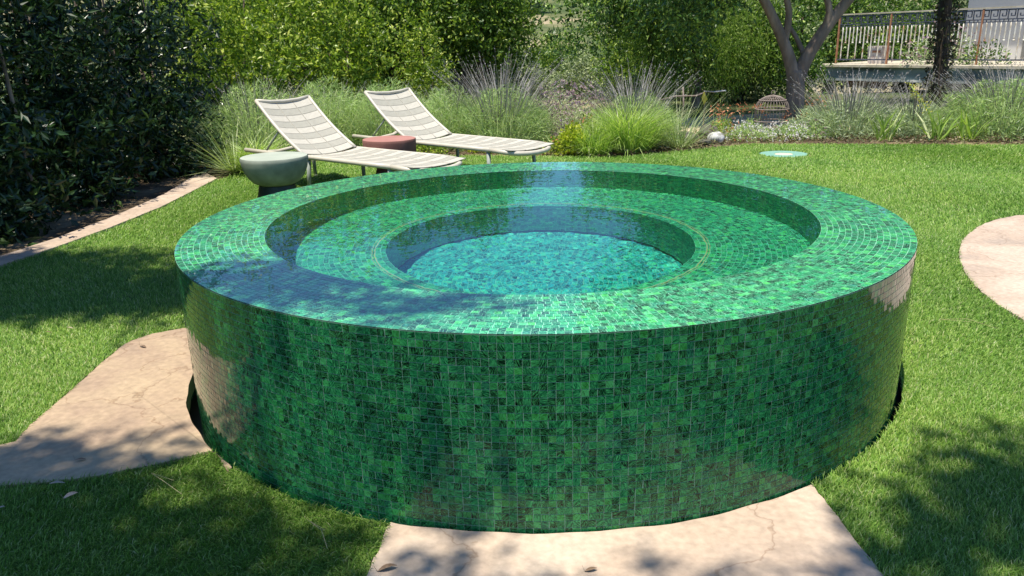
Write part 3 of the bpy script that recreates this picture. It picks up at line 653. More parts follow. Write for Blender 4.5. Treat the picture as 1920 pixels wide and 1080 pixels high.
tree((rb[0], rb[1], 0), 'tree out of frame behind the camera, its crown shading the turf',
     [over(rb, 1.35, -1.42, 6.2, .42, .26, .3), over(rb, 1.75, -1.15, 6.1, .35, .2, .3), over(rb, 1.0, -1.72, 6.2, .3, .16, .25), over(rb, .15, -1.83, 6.0, .55, .08, .2), over(rb, .3, -2.7, 6.5, 1.6, .6, .5), over(rb, -1.4, -2.7, 6.4, 1.0, .6, .4)],
     [([(0, 0, -.1), (-.05, .1, 2.2), (-.2, .9, 4.4), (-.4, 2.2, 5.9)], .17, .05), ([(-.1, .5, 3.4), (.0, 1.6, 4.9), (-.2, 3.0, 6.0)], .08, .02)],
     1700, 9, .10, .055, M['leaf_mid'], M['bark'], 'shade_tree', 'shade trees out of frame', 'tree', shell=.02, spread=.13, gap=.12)
# ------------------------------------------------------------------ planting beds
M['lav_leaf'] = mat_leaf('lavender_foliage', [(0, (0.237, 0.365, 0.105)), (0.5, (0.427, 0.58, 0.211)), (0.85, (0.594, 0.75, 0.339)), (1, (0.712, 0.75, 0.491))], rough=.6, transl=.5, tmul=(1.1, 1.1, .85))
M['lav_leaf_g'] = mat_leaf('greyer_lavender_foliage', [(0, (0.225, 0.3, 0.156)), (0.5, (0.425, 0.512, 0.273)), (1, (0.688, 0.75, 0.494))], rough=.65, transl=.3, tmul=(1, 1.1, .7))
M['lav_stalk'] = mat_leaf('dry_flower_stalk', [(0, (0.16, 0.15, 0.12)), (0.5, (0.28, 0.27, 0.24)), (0.8, (0.27, 0.25, 0.28)), (1, (0.42, 0.41, 0.38))], rough=.8, transl=.15, tmul=(1, 1, 1))
M['grass_leaf'] = mat_leaf('bright_grass_leaf', [(0, (0.176, 0.294, 0.05)), (0.5, (0.33, 0.483, 0.1)), (0.85, (0.506, 0.609, 0.213)), (1, (0.682, 0.693, 0.4))], rough=.4, transl=.4)
M['pale_blade'] = mat_leaf('pale_stiff_blade', [(0, (0.156, 0.221, 0.091)), (0.6, (0.338, 0.416, 0.195)), (1, (0.546, 0.572, 0.338))], rough=.45, transl=.25)
M['acid'] = mat_leaf('acid_yellow_leaf', [(0, (.22, .30, .02)), (.6, (.42, .48, .03)), (1, (.58, .58, .06))], rough=.5, transl=.4)
M['pinkfl'] = mat_leaf('dusty_pink_flower', [(0, (.22, .15, .14)), (.5, (.36, .25, .27)), (1, (.52, .40, .44))], rough=.8, transl=.3, tmul=(1, .9, 1))
M['whitefl'] = mat_leaf('white_flower', [(0, (.50, .46, .42)), (1, (.75, .72, .68))], rough=.8, transl=.2, tmul=(1, 1, 1))
M['orangefl'] = mat_leaf('orange_flower', [(0, (.42, .14, .05)), (.5, (.62, .24, .12)), (1, (.70, .36, .22))], rough=.7, transl=.3, tmul=(1, .8, .6))
M['yelfl'] = mat_leaf('yellow_leaf', [(0, (.45, .42, .04)), (1, (.62, .58, .1))], rough=.6, transl=.3)

def dome_blades(name, rx, ry, h, n, ln, wd, mat, parent, flat=.15, c=(0, 0, 0), shell=.45, upb=.12):
    d = unit(rng.normal(size=(n, 3))); d[:, 2] = np.abs(d[:, 2])
    rr_ = shell+(1-shell)*rng.uniform(0, 1, n)**.5
    lump = 1+.14*np.sin(d[:, 0]*6+c[0]*9+1)*np.sin(d[:, 1]*5+2)+.07*np.sin(d[:, 2]*11+d[:, 0]*9)
    Pp = d*np.array([rx, ry, h])*(rr_*lump)[:, None] + np.array(c); Pp[:, 2] = np.maximum(Pp[:, 2], .0)
    D = unit(d*[1, 1, .5] + rng.normal(size=(n, 3))*.55 + [0, 0, upb])
    Ln = ln*rng.uniform(.6, 1.3, n)
    V, F = tri_leaf(Pp-D*Ln[:, None]*.5, D, Ln, wd*rng.uniform(.7, 1.3, n), .2)
    return np_mesh(name, V, F, mat, parent)
def stalks(name, rx, ry, z0, h, n, wd, mat, parent, lean=.5, head=True, c=(0, 0, 0)):
    a = rng.uniform(0, 2*PI, n); q_ = np.sqrt(rng.uniform(0, 1, n))
    B = np.stack([np.cos(a)*q_*rx*.55, np.sin(a)*q_*ry*.55, np.full(n, z0)], 1)+np.array(c)
    ln = h*rng.uniform(.6, 1.1, n); D = unit(np.stack([np.cos(a)*q_*lean, np.sin(a)*q_*lean, np.ones(n)], 1)+rng.normal(size=(n, 3))*.1)
    V1, F1 = blades(B, ln, np.full(n, wd), np.arccos(np.clip(D[:, 2], -1, 1)), .25, dirs=np.arctan2(D[:, 1], D[:, 0]))
    if head:
        # flower head: short stubby leaves round the top tenth
        tip = V1.reshape(n, 6, 3)[:, 4]; mid = V1.reshape(n, 6, 3)[:, 2]; dd = unit(tip-mid); k = 4
        C = np.repeat(tip, k, 0)-np.repeat(dd, k, 0)*rng.uniform(0, .09, (n*k, 1)); DD = unit(np.repeat(dd, k, 0)+rng.normal(size=(n*k, 3))*.35)
        V2, F2 = leafset(C, DD, .024, .009, .3)
        F2 = F2+len(V1); V1 = np.concatenate([V1, V2]); F1 = np.concatenate([F1, F2])
    return np_mesh(name, V1, F1, mat, parent)
def lavender(loc, rx, ry, h, label, n=5200, grey=False, ns=150, sh=.45, lean=.7, sz0=None):
    t = tag(empty('lavender_bush', loc), label, 'lavender', 'lavender bushes round the lawn')
    dome_blades('foliage', rx, ry, h, n, .10, .009, M['lav_leaf_g' if grey else 'lav_leaf'], t)
    stalks('stem', rx*1.3, ry*1.3, .02, h*1.0, n//14, .007, M['lav_leaf_g'], t, lean=.75, head=False)
    if ns: stalks('flower_stalk', rx, ry, h*.45 if sz0 is None else sz0, sh+h*.35, ns, .0075, M['lav_stalk'], t, lean=lean)
    return t
def clump(loc, n, ln, label, mat='grass_leaf', wd=.008, lean=.75, curl=.7, name='grass_clump', group=None, cat='grass clump', base=.12, leaf=None):
    t = tag(empty(name, loc), label, cat, group)
    a = rng.uniform(0, 2*PI, n); q_ = np.sqrt(rng.uniform(0, 1, n))*base
    V, F = blades(np.stack([np.cos(a)*q_, np.sin(a)*q_, 0*a], 1), ln*rng.uniform(.55, 1.1, n), wd, np.abs(rng.normal(lean*.75, .32, n)), curl, dirs=a+rng.normal(0, .4, n))
    np_mesh('blades', V, F, M[mat], t)
    return t
def leafy(loc, rx, ry, h, n, label, mat, ln=.05, wd=.025, name='leafy_plant', group=None, cat='plant', fl=None, nf=0, fs=.02):
    t = tag(empty(name, loc), label, cat, group)
    dome_blades('foliage', rx, ry, h, n, ln, wd, M[mat], t, upb=.25, shell=.3)
    if fl:
        d = unit(rng.normal(size=(nf, 3))); d[:, 2] = np.abs(d[:, 2]); Pp = d*[rx, ry, h]*rng.uniform(.75, 1.25, (nf, 1))
        k = 3; Pp = np.repeat(Pp, k, 0)+rng.normal(size=(nf*k, 3))*fs*.3
        V, F = leafset(Pp, unit(rng.normal(size=(nf*k, 3))+[0, 0, .6]), fs, fs*.8, .2); tag(np_mesh('bloom', V, F, M[fl], t), kind='stuff')
    return t
lavender((-3.4, 6.1, 0), .72, .6, .88, 'lavender bush behind the green stool, next to the dark hedge', n=7000, ns=90, sh=.4)
lavender((-2.75, 6.9, 0), .7, .55, .86, 'leafy lavender bush straight behind the left lounger backrest', n=7000, ns=35, sh=.25)
lavender((-1.95, 7.0, 0), .66, .55, .82, 'leafy lavender bush between the two lounger backrests', n=7000, ns=20, sh=.2)
lavender((-1.15, 7.0, 0), .6, .55, .74, 'lavender bush behind the right lounger backrest', n=6000, ns=30, sh=.3)
lavender((-.45, 6.9, 0), .74, .62, .72, 'broad lavender bush with the tallest grey stalks, behind the right lounger', n=9000, ns=330, sh=.62, lean=.85)
lavender((1.25, 6.9, 0), .66, .55, .60, 'lavender bush with grey-violet spikes behind the bright grass clump', n=5200, ns=260, sh=.55, lean=.8)
lavender((4.15, 7.25, 0), .8, .55, .46, 'low lavender bush with pale stalks, left of the iris clumps on the right', n=6000, grey=True, ns=260, sh=.55, lean=.9)
lavender((4.95, 7.15, 0), .55, .48, .40, 'small lavender bush beneath the yellow flower stem on the right', n=4000, grey=True, ns=120, sh=.5, lean=.9)
lavender((6.0, 6.95, 0), .9, .7, .68, 'large rounded lavender bush at the right, in front of the terrace', n=11000, ns=360, sh=.42, lean=1.0)
lavender((7.3, 7.4, 0), .85, .65, .72, 'lavender bush cut by the right edge of the photo', n=7000, ns=200, sh=.5, lean=.9)
clump((-3.0, 5.0, 0), 800, .44, 'bright green grass clump at the far end of the kerb', group='bright grass clumps along the bed', base=.16)
clump((-3.3, 5.1, 0), 150, .85, 'spiky plant with long pale stiff blades in front of the dark hedge', mat='pale_blade', wd=.013, lean=1.6, curl=.12, name='spiky_plant', cat='spiky plant', base=.05)
clump((1.1, 6.2, 0), 1350, .68, 'large bright green grass clump behind the spa', group='bright grass clumps along the bed', base=.27, wd=.0075, lean=.72)
clump((.66, 5.95, 0), 800, .40, 'smaller grass clump left of the large one, beside the acid-yellow plant', group='bright grass clumps along the bed', base=.2)
clump((1.75, 6.35, 0), 260, .85, 'sparse arching dry grass leaning right over the dark rocks', mat='pale_blade', wd=.006, lean=1.2, curl=.25, name='dry_grass', cat='dry grass', base=.12)
leafy((.42, 5.93, 0), .19, .16, .36, 1000, 'acid-yellow leafy plant beside the grass clump', 'acid', .05, .028)
leafy((-.62, 6.28, 0), .24, .16, .18, 420, 'low yellow-green plant under the foot of the right lounger', 'acid', .04, .022)
leafy((-1.35, 6.2, 0), .28, .14, .16, 420, 'low yellow-green plant under the middle of the right lounger', 'leaf_yg', .04, .022)
leafy((.25, 6.0, 0), .22, .18, .2, 500, 'low green plant with brown leaves at the foot of the right lounger', 'leaf_yg', .04, .022, fl='orangefl', nf=24)
leafy((.45, 7.3, 0), .60, .5, .66, 2600, 'dusty pink flowering shrub between the lavenders', 'lav_leaf_g', .05, .012, fl='pinkfl', nf=900, fs=.03, cat='flowering shrub', name='flowering_shrub')
leafy((.62, 6.6, 0), .22, .2, .42, 600, 'green plant with a few orange blooms in front of the pink shrub', 'leaf_yg', .05, .015, fl='orangefl', nf=16, fs=.035, cat='flowering plant', name='flowering_plant')
for k, (x, y, rx, h, n, nf, fl, lb) in enumerate([(2.75, 6.95, .34, .20, 900, 200, 'whitefl', 'low white-flowered plant right of the white rock'), (3.25, 7.0, .36, .18, 900, 220, 'whitefl', 'low white-flowered plant in front of the bird cage'),
                                     (3.65, 7.05, .30, .2, 800, 120, 'pinkfl', 'low plant with pinkish flowers, right of the bird cage front'), (2.45, 7.1, .2, .3, 500, 60, 'orangefl', 'yellow-green upright plant behind the white rock')]):
    leafy((x, y, 0), rx, .24, h, n, lb, 'lav_leaf' if k < 3 else 'leaf_yg', .045, .013, fl=fl, nf=nf, fs=.022, cat='flowering plant', name='flowering_plant')
def paw(loc, n, h, label, spread=.25):
    t = tag(empty('orange_flower_plant', loc), label, 'flowering plant', 'orange flowers along the pale path')
    stalks('stem', spread*1.8, spread*1.2, 0, h, n, .006, M['lav_leaf'], t, lean=.35, head=False)
    a = rng.uniform(-1, 1, (n*4, 3))*[spread*1.1, spread*.7, h*.22]+[0, 0, h*.85]
    V, F = leafset(a, unit(rng.normal(size=(n*4, 3))), .045, .02, .3); tag(np_mesh('bloom', V, F, M['orangefl'], t), kind='stuff')
    dome_blades('foliage', spread, spread*.7, h*.5, 260, .12, .01, M['lav_leaf'], t)
paw((2.55, 7.75, 0), 9, .36, 'orange-flowered plant at the left end of the pale path', .16)
paw((2.98, 7.7, 0), 10, .38, 'orange-flowered plant in the middle of the pale path edge', .18)
paw((3.45, 7.35, 0), 6, .32, 'orange-flowered plant inside the open front of the bird cage', .14)
paw((4.0, 7.9, 0), 14, .42, 'rust-orange flowered plant at the foot of the forked tree', .22)
for x, y, lb in ((4.35, 6.62, 'pair of bright iris fans, left of the three'), (4.95, 6.55, 'bright iris fan below the yellow flower stem'), (5.3, 6.5, 'bright iris fan beside the large rounded lavender')):
    t = tag(empty('iris_clump', (x, y, 0)), lb, 'iris', 'iris clumps at the far lawn edge')
    n = 26; a = rng.uniform(0, 2*PI, n)
    V, F = blades(np.stack([np.cos(a)*.08, np.sin(a)*.06, 0*a], 1), .42*rng.uniform(.6, 1.1, n), .028, np.abs(rng.normal(.35, .25, n)), .25, dirs=np.where(rng.uniform(size=n) > .5, 0, PI)+rng.normal(0, .4, n))
    np_mesh('blades', V, F, M['grass_leaf'], t)
t = tag(empty('flower_stem', (5.0, 6.9, 0)), 'leaning stem of yellowed flowers over the iris clumps', 'flower stem')
m = MB(); m.tube([(.15, 0, .02), (0, 0, .3), (-.3, 0, .66)], [.012, .010, .006], 6); m.build('stem', M['lav_leaf'], t, smooth=True)
pp = np.array([[.0-.3*s, 0, .3+.36*s] for s in rng.uniform(0, 1, 90)])+rng.normal(size=(90, 3))*.025
V, F = leafset(pp, unit(rng.normal(size=(90, 3))), .035, .018); tag(np_mesh('bloom', V, F, M['yelfl'], t), kind='stuff')

# rocks
def rock(loc, size, mat, label, name='rock', group=None, seed=0):
    rs = np.random.default_rng(seed); n1, n2 = 14, 9; V = []; 
    ph = rs.uniform(0, 6, 6)
    for a in range(n2+1):
        el = -PI/2+PI*a/n2
        for b in range(n1):
            az = 2*PI*b/n1; d = np.array([math.cos(el)*math.cos(az), math.cos(el)*math.sin(az), math.sin(el)])
            f = 1+.14*math.sin(3*az+ph[0])*math.cos(el*2+ph[1])+.09*math.sin(5*az+ph[2]+el*3)+rs.normal(0, .02)
            V.append(d*f*np.array(size)*.5)
    F = [(a*n1+b, a*n1+(b+1) % n1, (a+1)*n1+(b+1) % n1, (a+1)*n1+b) for a in range(n2) for b in range(n1)]
    m = MB(); m.add([tuple(v) for v in V], F); o = m.build(name, mat, None, smooth=True); o.location = (loc[0], loc[1], loc[2]+size[2]*.35); o.rotation_euler = (0, 0, seed)
    return tag(o, label, 'rock', group)
M['rock_w'] = mat_noise('white_rock', [(.35, (.20, .19, .18)), (.6, (.58, .57, .55))], scale=9, rough=.8, bump=.6)
M['rock_d'] = mat_noise('dark_rock', [(.3, (.05, .045, .04)), (.7, (.16, .14, .12))], scale=9, rough=.85, bump=.6)
rock((2.28, 6.75, 0), (.22, .18, .15), M['rock_w'], 'white rock lying at the edge of the lawn', seed=3)
rock((1.95, 6.95, 0), (.34, .26, .14), M['rock_d'], 'dark flat rock left of the white rock', seed=5)
rock((2.3, 7.25, 0), (.40, .26, .2), M['rock_d'], 'dark rock behind the white rock', seed=8)
rock((2.12, 6.62, 0), (.16, .14, .07), M['rock_d'], 'small brown rock in front of the white rock', seed=9)

# leaf litter and low ground cover under the beds: nobody could count it
n = 9000; x = rng.uniform(-3.4, 8, n); yb = np.interp(x, [-3.4, -2.7, -2, -.5, .2, .9, 1.6, 2.6, 4.4, 5.7, 9], [4.9, 5.7, 6.1, 5.95, 5.75, 5.62, 5.95, 6.5, 6.2, 5.95, 5.7])
y = yb+rng.uniform(.02, 1.6, n)
V, F = leafset(np.stack([x, y, rng.uniform(-.015, .05, n)], 1), unit(rng.normal(size=(n, 3))*[1, 1, .5]), .04, .02, .3)
lt = np_mesh('leaf_litter', V, F, mat_leaf('dead_leaves', [(0, (.10, .07, .04)), (.5, (.22, .16, .09)), (.8, (.10, .15, .04)), (1, (.42, .34, .22))], rough=.8, transl=.2)); tag(lt, 'dry leaves and low weeds on the bed soil', 'leaf litter', kind='stuff')

# ------------------------------------------------------------------ sun loungers
M['cream'] = mat_noise('cream_coated_frame', [(.3, (.47, .43, .345)), (.7, (.54, .50, .41))], scale=14, rough=.4, spec=.45)
M['legm'] = mat_noise('grey_green_leg_metal', [(.3, (.24, .27, .23)), (.7, (.34, .37, .33))], scale=20, rough=.45)
def mat_mesh_fabric(name, a):
    m, t, out = nt(name); L = t.links.new; uv = N(t, 'ShaderNodeUVMap'); uv.uv_map = 'UVMap'
    sx = N(t, 'ShaderNodeSeparateXYZ'); L(uv.outputs[0], sx.inputs[0])
    # rope strands across, one every 16 mm, with tone bands
    w_ = N(t, 'ShaderNodeMath', operation='MULTIPLY'); L(sx.outputs[1], w_.inputs[0]); w_.inputs[1].default_value = 70.0
    fr = N(t, 'ShaderNodeMath', operation='FRACT'); L(w_.outputs[0], fr.inputs[0])
    r1 = ramp(t, [(0, (.5, .5, .5)), (.18, (1, 1, 1)), (.82, (1, 1, 1)), (1, (.5, .5, .5))], fr.outputs[0])
    no = N(t, 'ShaderNodeTexNoise', i_Scale=22, i_Detail=3.0); L(uv.outputs[0], no.inputs[0])
    r2 = ramp(t, [(.3, tuple(c*.88 for c in a)), (.7, a)], no.outputs['Fac'])
    mu = N(t, 'ShaderNodeMix', data_type='RGBA', blend_type='MULTIPLY'); mu.inputs['Factor'].default_value = .55
    L(r2.outputs[0], mu.inputs['A']); L(r1.outputs[0], mu.inputs['B'])
    p = principled(t, out, .7, .25); L(mu.outputs['Result'], p.inputs['Base Color'])
    return m
M['band_l'] = mat_mesh_fabric('pale_woven_rope', (.50, .47, .395)); M['band_d'] = mat_mesh_fabric('sage_grey_woven_rope', (.37, .355, .295))

def woven(name, prof, half, parent, sag, nband, ncol=3, flip=0):
    """prof: function s->(x,z) along the centre line; bands across in two tones, three panels wide"""
    V = []; F = []; UV = []; mi = []
    L_ = 1.0; nsub = 4
    rows = nband; cols = ncol*4
    def pt(s, c):
        x, z = prof(s); return (x, c*half, z - sag(s)*(1-c*c))
    gap_s = .10/rows; 
    for r_ in range(rows):
        s0 = (r_+.0)/rows+gap_s*.5; s1 = (r_+1)/rows-gap_s*.5
        for pnl in range(ncol):
            c0 = -1+2*(pnl+.02)/ncol; c1 = -1+2*(pnl+.98)/ncol
            dark = (r_+flip) % 2 == 1
            for a in range(nsub):
                for b in range(4):
                    sa, sb = s0+(s1-s0)*a/nsub, s0+(s1-s0)*(a+1)/nsub; ca, cb = c0+(c1-c0)*b/4, c0+(c1-c0)*(b+1)/4
                    k = len(V); V += [pt(sa, ca), pt(sa, cb), pt(sb, cb), pt(sb, ca)]
                    F.append((k, k+1, k+2, k+3)); mi.append(1 if dark else 0)
                    for (s, c) in ((sa, ca), (sa, cb), (sb, cb), (sb, ca)): UV.append((c*half, s*1.1))
    o = np_mesh(name, V, np.array(F), None, parent, uv=UV, mi=mi); o.data.materials.append(M['band_l']); o.data.materials.append(M['band_d'])
    sol = o.modifiers.new('thickness', 'SOLIDIFY'); sol.thickness = .006; sol.offset = 0
    # cords holding the bands together
    m = MB()
    for c in [-1+2*q_/ncol for q_ in range(1, ncol)]:
        for dc in (-.012, .012):
            m.tube([Vector(pt(s/14, c+dc))+Vector((0, 0, .003)) for s in range(15)], .0028, 5)
    for r_ in range(rows+1):
        m.tube([Vector(pt(min(max(r_/rows, .002), .998), -1+2*b/10)) for b in range(11)], .0035, 5)
    m.build('cord', M['band_l'], o, smooth=True)
    return o
LEN, HW, ZR, HG = 2.42, .32, .33, .92
def lounger(loc, rz, label):
    t = tag(empty('sun_lounger', loc, rz), label, 'sun lounger', 'woven cream sun loungers beyond the spa')
    m = MB(); rt = .021
    # side rails from head end (x=0) to foot, joined by a rounded foot bow that dips and a curved head bow
    for s in (-1, 1):
        m.tube([(0, s*HW, ZR), (.5, s*HW, ZR-.004), (HG, s*HW, ZR), (1.7, s*HW, ZR), (LEN-.30, s*HW, ZR)], rt, 10)
    m.build('side_rail', M['cream'], t, smooth=True)
    m = MB(); pts = []
    for k in range(15):
        a = PI/2-PI*k/14; pts.append((LEN-.30+.30*max(0, math.cos(a))**.55, HW*math.sin(a), ZR-.035*max(0, math.cos(a))))
    m.tube(pts, rt*1.05, 10); m.build('foot_rail', M['cream'], t, smooth=True)
    m = MB(); m.tube([(.02, -HW, ZR), (.05, -HW*.6, ZR-.035), (.06, 0, ZR-.05), (.05, HW*.6, ZR-.035), (.02, HW, ZR)], rt, 10)
    m.build('cross_rail', M['cream'], t, smooth=True); m = MB(); m.tube([(HG, -HW, ZR-.01), (HG, 0, ZR-.045), (HG, HW, ZR-.01)], rt*.8, 8); m.build('cross_rail', M['cream'], t, smooth=True)
    for x in (.22, HG+.08, LEN-.33):
        for s in (-1, 1):
            m = MB(); m.tube([(x, s*(HW-.01), ZR-.01), (x+(.02 if x > 1 else -.02), s*(HW+.005), 0)], [.021, .017], 10)
            m.tube([(x+(.02 if x > 1 else -.02), s*(HW+.005), .012), (x+(.02 if x > 1 else -.02), s*(HW+.005), 0)], [.022, .022], 10); m.build('leg', M['legm'], t, smooth=True)
    # seat weave
    woven('seat_weave', lambda s: (HG+.03+(LEN-.05-HG-.03)*s, ZR+.012), HW-.012, t, lambda s: .022, 15, 3)
    # backrest: raised panel with its own frame, slightly hollow
    bx, bz = .67, .465; Lb = math.hypot(bx, bz)
    def bp(s):  # from hinge to tip, gently curved
        cvx = .035*math.sin(PI*s); return (HG-bx*s-.0*cvx - cvx*bz/Lb*-1*.6*-1, ZR+.012+bz*s-cvx*bx/Lb)
    bk_ = empty('backrest', (0, 0, 0)); bk_.parent = t
    m = MB()
    for s in (-1, 1): m.tube([Vector((bp(q_/10)[0], s*(HW-.02), bp(q_/10)[1])) for q_ in range(11)], .017, 10)
    x1, z1 = bp(1); m.tube([(x1, -(HW-.02), z1), (x1+.01, -HW*.5, z1-.018), (x1+.012, 0, z1-.025), (x1+.01, HW*.5, z1-.018), (x1, HW-.02, z1)], .017, 10)
    bk_o = m.build('backrest_frame', M['cream'], t, smooth=True)
    bpy.data.objects.remove(bk_)
    woven('back_weave', lambda s: bp(.02+.96*s), HW-.035, t, lambda s: .03, 9, 3, flip=0)
    m = MB(); xm, zm = bp(.55)
    for s in (-1, 1): m = MB(); m.tube([(xm, s*(HW-.05), zm-.02), (.30, s*(HW-.03), ZR)], .009, 8); m.build('prop', M['legm'], t, smooth=True)
    return t
def between(A, B): return (A[0], A[1], 0), math.atan2(B[1]-A[1], B[0]-A[0])
for A, B, lb in (((-2.86, 4.33), (-.94, 2.83), 'cream woven sun lounger nearer the hedge, between the green and pink stools'), ((-2.02, 5.35), (-.30, 3.83), 'cream woven sun lounger farther right, behind the pink stool')):
    rz = math.atan2(B[1]-A[1], B[0]-A[0]); nx, ny = -math.sin(rz), math.cos(rz)
    lounger((A[0]+nx*HW, A[1]+ny*HW, 0), rz, lb)

# ------------------------------------------------------------------ stools
M['sage'] = mat_noise('sage_green_concrete', [(.32, (.12, .14, .11)), (.5, (.195, .22, .18)), (.68, (.28, .305, .25))], scale=5, rough=.8, spec=.2, bump=.15, bump_dist=.004)
M['sage_top'] = mat_noise('pale_sage_tabletop', [(.3, (.31, .345, .28)), (.7, (.38, .41, .34))], scale=6, rough=.75, spec=.2)
M['blackgreen'] = mat_noise('black_green_base', [(.3, (.010, .018, .015)), (.7, (.03, .045, .035))], scale=8, rough=.5)
M['rose'] = mat_noise('dusty_rose_side_in_shade', [(.3, (.15, .07, .057)), (.7, (.21, .10, .082))], scale=6, rough=.8, spec=.2, bump=.15, bump_dist=.004)  # side darker than the top: its shade is put into the colour
M['rose_top'] = mat_noise('dusty_rose_tabletop', [(.3, (.31, .145, .12)), (.7, (.38, .185, .155))], scale=6, rough=.75, spec=.2)
t = tag(empty('stool', (-2.16, 3.07, 0)), 'round sage green bowl-shaped stool on a black foot, by the kerb', 'stool', 'round concrete stools beside the loungers')
m = MB(); m.lathe([(.0001, .195), (.13, .197), (.185, .222), (.228, .270), (.258, .335), (.272, .40), (.272, .425), (.266, .432)], n=56); m.build('bowl', M['sage'], t, smooth=True)
m = MB(); m.lathe([(.266, .432), (.262, .4335), (.0001, .4335)], n=56); m.build('top', M['sage_top'], t)
m = MB(); m.lathe([(.0001, 0), (.19, 0), (.19, .01), (.145, .198), (.0001, .198)], n=48); m.build('foot', M['blackgreen'], t, smooth='auto')
t = tag(empty('stool', (-1.44, 4.36, 0)), 'round dusty rose drum stool standing between the two loungers', 'stool', 'round concrete stools beside the loungers')
m = MB(); m.lathe([(.0001, .20), (.20, .205), (.245, .235), (.258, .29), (.260, .38), (.260, .402), (.256, .407)], n=56); m.build('drum', M['rose'], t, smooth=True)
m = MB(); m.lathe([(.256, .407), (.25, .4085), (.0001, .4085)], n=56); m.build('top', M['rose_top'], t)
m = MB(); m.lathe([(.0001, 0), (.17, 0), (.17, .01), (.12, .204), (.0001, .204)], n=48); m.build('foot', M['rose'], t, smooth='auto')

# ------------------------------------------------------------------ bird cage
M['rust'] = mat_noise('brown_rusted_wire', [(.3, (.16, .125, .10)), (.7, (.32, .26, .23))], scale=20, rough=.8)
t = tag(empty('bird_cage', (3.22, 7.6, 0)), 'domed brown wire bird cage standing before the forked tree', 'bird cage')
m = MB(); rc = .22
for k in range(32):
    a = 2*PI*k/32; m.tube([(rc*math.cos(a), rc*math.sin(a), .02), (rc*math.cos(a), rc*math.sin(a), .33)]+[(rc*math.cos(a)*math.cos(b), rc*math.sin(a)*math.cos(b), .33+.18*math.sin(b)) for b in (.25, .5, .8, 1.1, 1.35, 1.55)], .0036, 5)
m.build('wires', M['rust'], t, smooth=True)
m = MB()
for z, r_ in ((.02, rc), (.17, rc), (.33, rc), (.445, rc*.80)):
    m.tube([(r_*math.cos(2*PI*k/28), r_*math.sin(2*PI*k/28), z) for k in range(29)], .008, 6)
m.build('hoop', M['rust'], t, smooth=True)
m = MB(); m.tube([(.028*math.cos(2*PI*k/14), 0, .545+.028*math.sin(2*PI*k/14)) for k in range(15)], .004, 6); m.build('hanging_ring', M['rust'], t, smooth=True)
m = MB(); m.lathe([(.0001, 0), (.205, 0), (.205, .02), (.0001, .02)], n=28); m.build('tray', M['rust'], t)
# pale cut branch on stakes with a yellow leaf
t = tag(empty('garden_trellis', (2.15, 8.4, 0)), 'rusty stake trellis with a pale bar and one hanging yellow leaf', 'trellis')
m = MB(); m.tube([(-.02, 0, 0), (.02, 0, .34), (.0, 0, .60)], .012, 6); m.tube([(.32, 0, 0), (.33, 0, .5)], .011, 6); m.tube([(-.35, 0, 0), (-.33, 0, .46)], .011, 6); m.build('stake', M['rust'], t, smooth=True)
m = MB(); m.tube([(-.42, 0, .40), (-.1, 0, .47), (.2, 0, .47), (.33, -.01, .52)], .011, 6); m.build('cross_bar', M['rust'], t, smooth=True)
m = MB(); m.tube([(.30, -.02, .53), (.45, -.02, .52), (.62, -.02, .535)], .010, 6); m.build('pale_stick', M['rock_w'], t, smooth=True)
m = MB(); m.add([(.30, -.03, .53), (.27, -.035, .44), (.31, -.03, .34), (.36, -.025, .42)], [(0, 1, 2), (0, 2, 3)]); o = m.build('yellow_leaf', M['yelfl'], t); o.modifiers.new('s', 'SOLIDIFY').thickness = .003

# ------------------------------------------------------------------ terrace with railing, house
DL = Vector((7.05, 16.85, .58)); DR = Vector((12.2, 10.05, .58)); dv = (DR-DL).normalized(); dn = Vector((-dv.y, dv.x, 0))  # dn points back
if dn.y < 0: dn = -dn
M['slab_edge'] = mat_noise('weathered_cream_edge', [(.3, (.36, .31, .22)), (.7, (.58, .52, .42))], scale=4, rough=.85, bump=.5)
M['fascia'] = mat_noise('blue_grey_peeling_fascia', [(.30, (.06, .07, .08)), (.42, (.20, .22, .23)), (.56, (.31, .335, .345)), (.62, (.62, .61, .58))], scale=1.1, rough=.8, stretch=(1, 1, 4), detail=8)
M['conc'] = mat_noise('grey_concrete', [(.3, (.12, .12, .115)), (.7, (.22, .215, .2))], scale=3, rough=.9, bump=.4)
M['conc_shade'] = mat_noise('shade_darkened_concrete', [(.3, (.05, .05, .052)), (.7, (.13, .13, .13))], scale=3, rough=.9, bump=.4)  # concrete darkened, shade under the terrace painted into it
M['rail_w'] = mat_noise('peeling_white_iron', [(.30, (.40, .22, .12)), (.40, (.58, .49, .38)), (.55, (.75, .71, .62))], scale=5, rough=.7)
M['rail_r'] = mat_noise('rust_red_iron', [(.3, (.26, .10, .05)), (.7, (.45, .22, .12))], scale=7, rough=.75)
M['rail_b'] = mat_noise('blue_black_iron', [(.3, (.035, .04, .055)), (.7, (.10, .11, .15))], scale=9, rough=.5)
M['render'] = mat_noise('white_render', [(.3, (.50, .49, .46)), (.7, (.60, .58, .55))], scale=2, rough=.9)
ter = tag(empty('terrace', tuple(DL)), 'raised old terrace slab with peeling blue-grey front edge at the right', 'terrace')
def dp(s, b=0, z=0): return dv*s + dn*b + Vector((0, 0, z))
LT = (DR-DL).length
m = MB()
m.box(dp(LT/2, 2.2, -.035), (LT+.1, 4.5, .07), ax=dv, ay=dn); m.build('slab_top', M['slab_edge'], ter, bevel=.01)
m = MB(); m.box(dp(LT/2+.1, .10, -.225), (LT-.2, .16, .31), ax=dv, ay=dn); m.build('fascia', M['fascia'], ter)
m = MB(); m.box(dp(LT/2, 2.2, -.09), (LT-.6, 4.0, .035), ax=dv, ay=dn); m.build('soffit', M['conc'], ter)
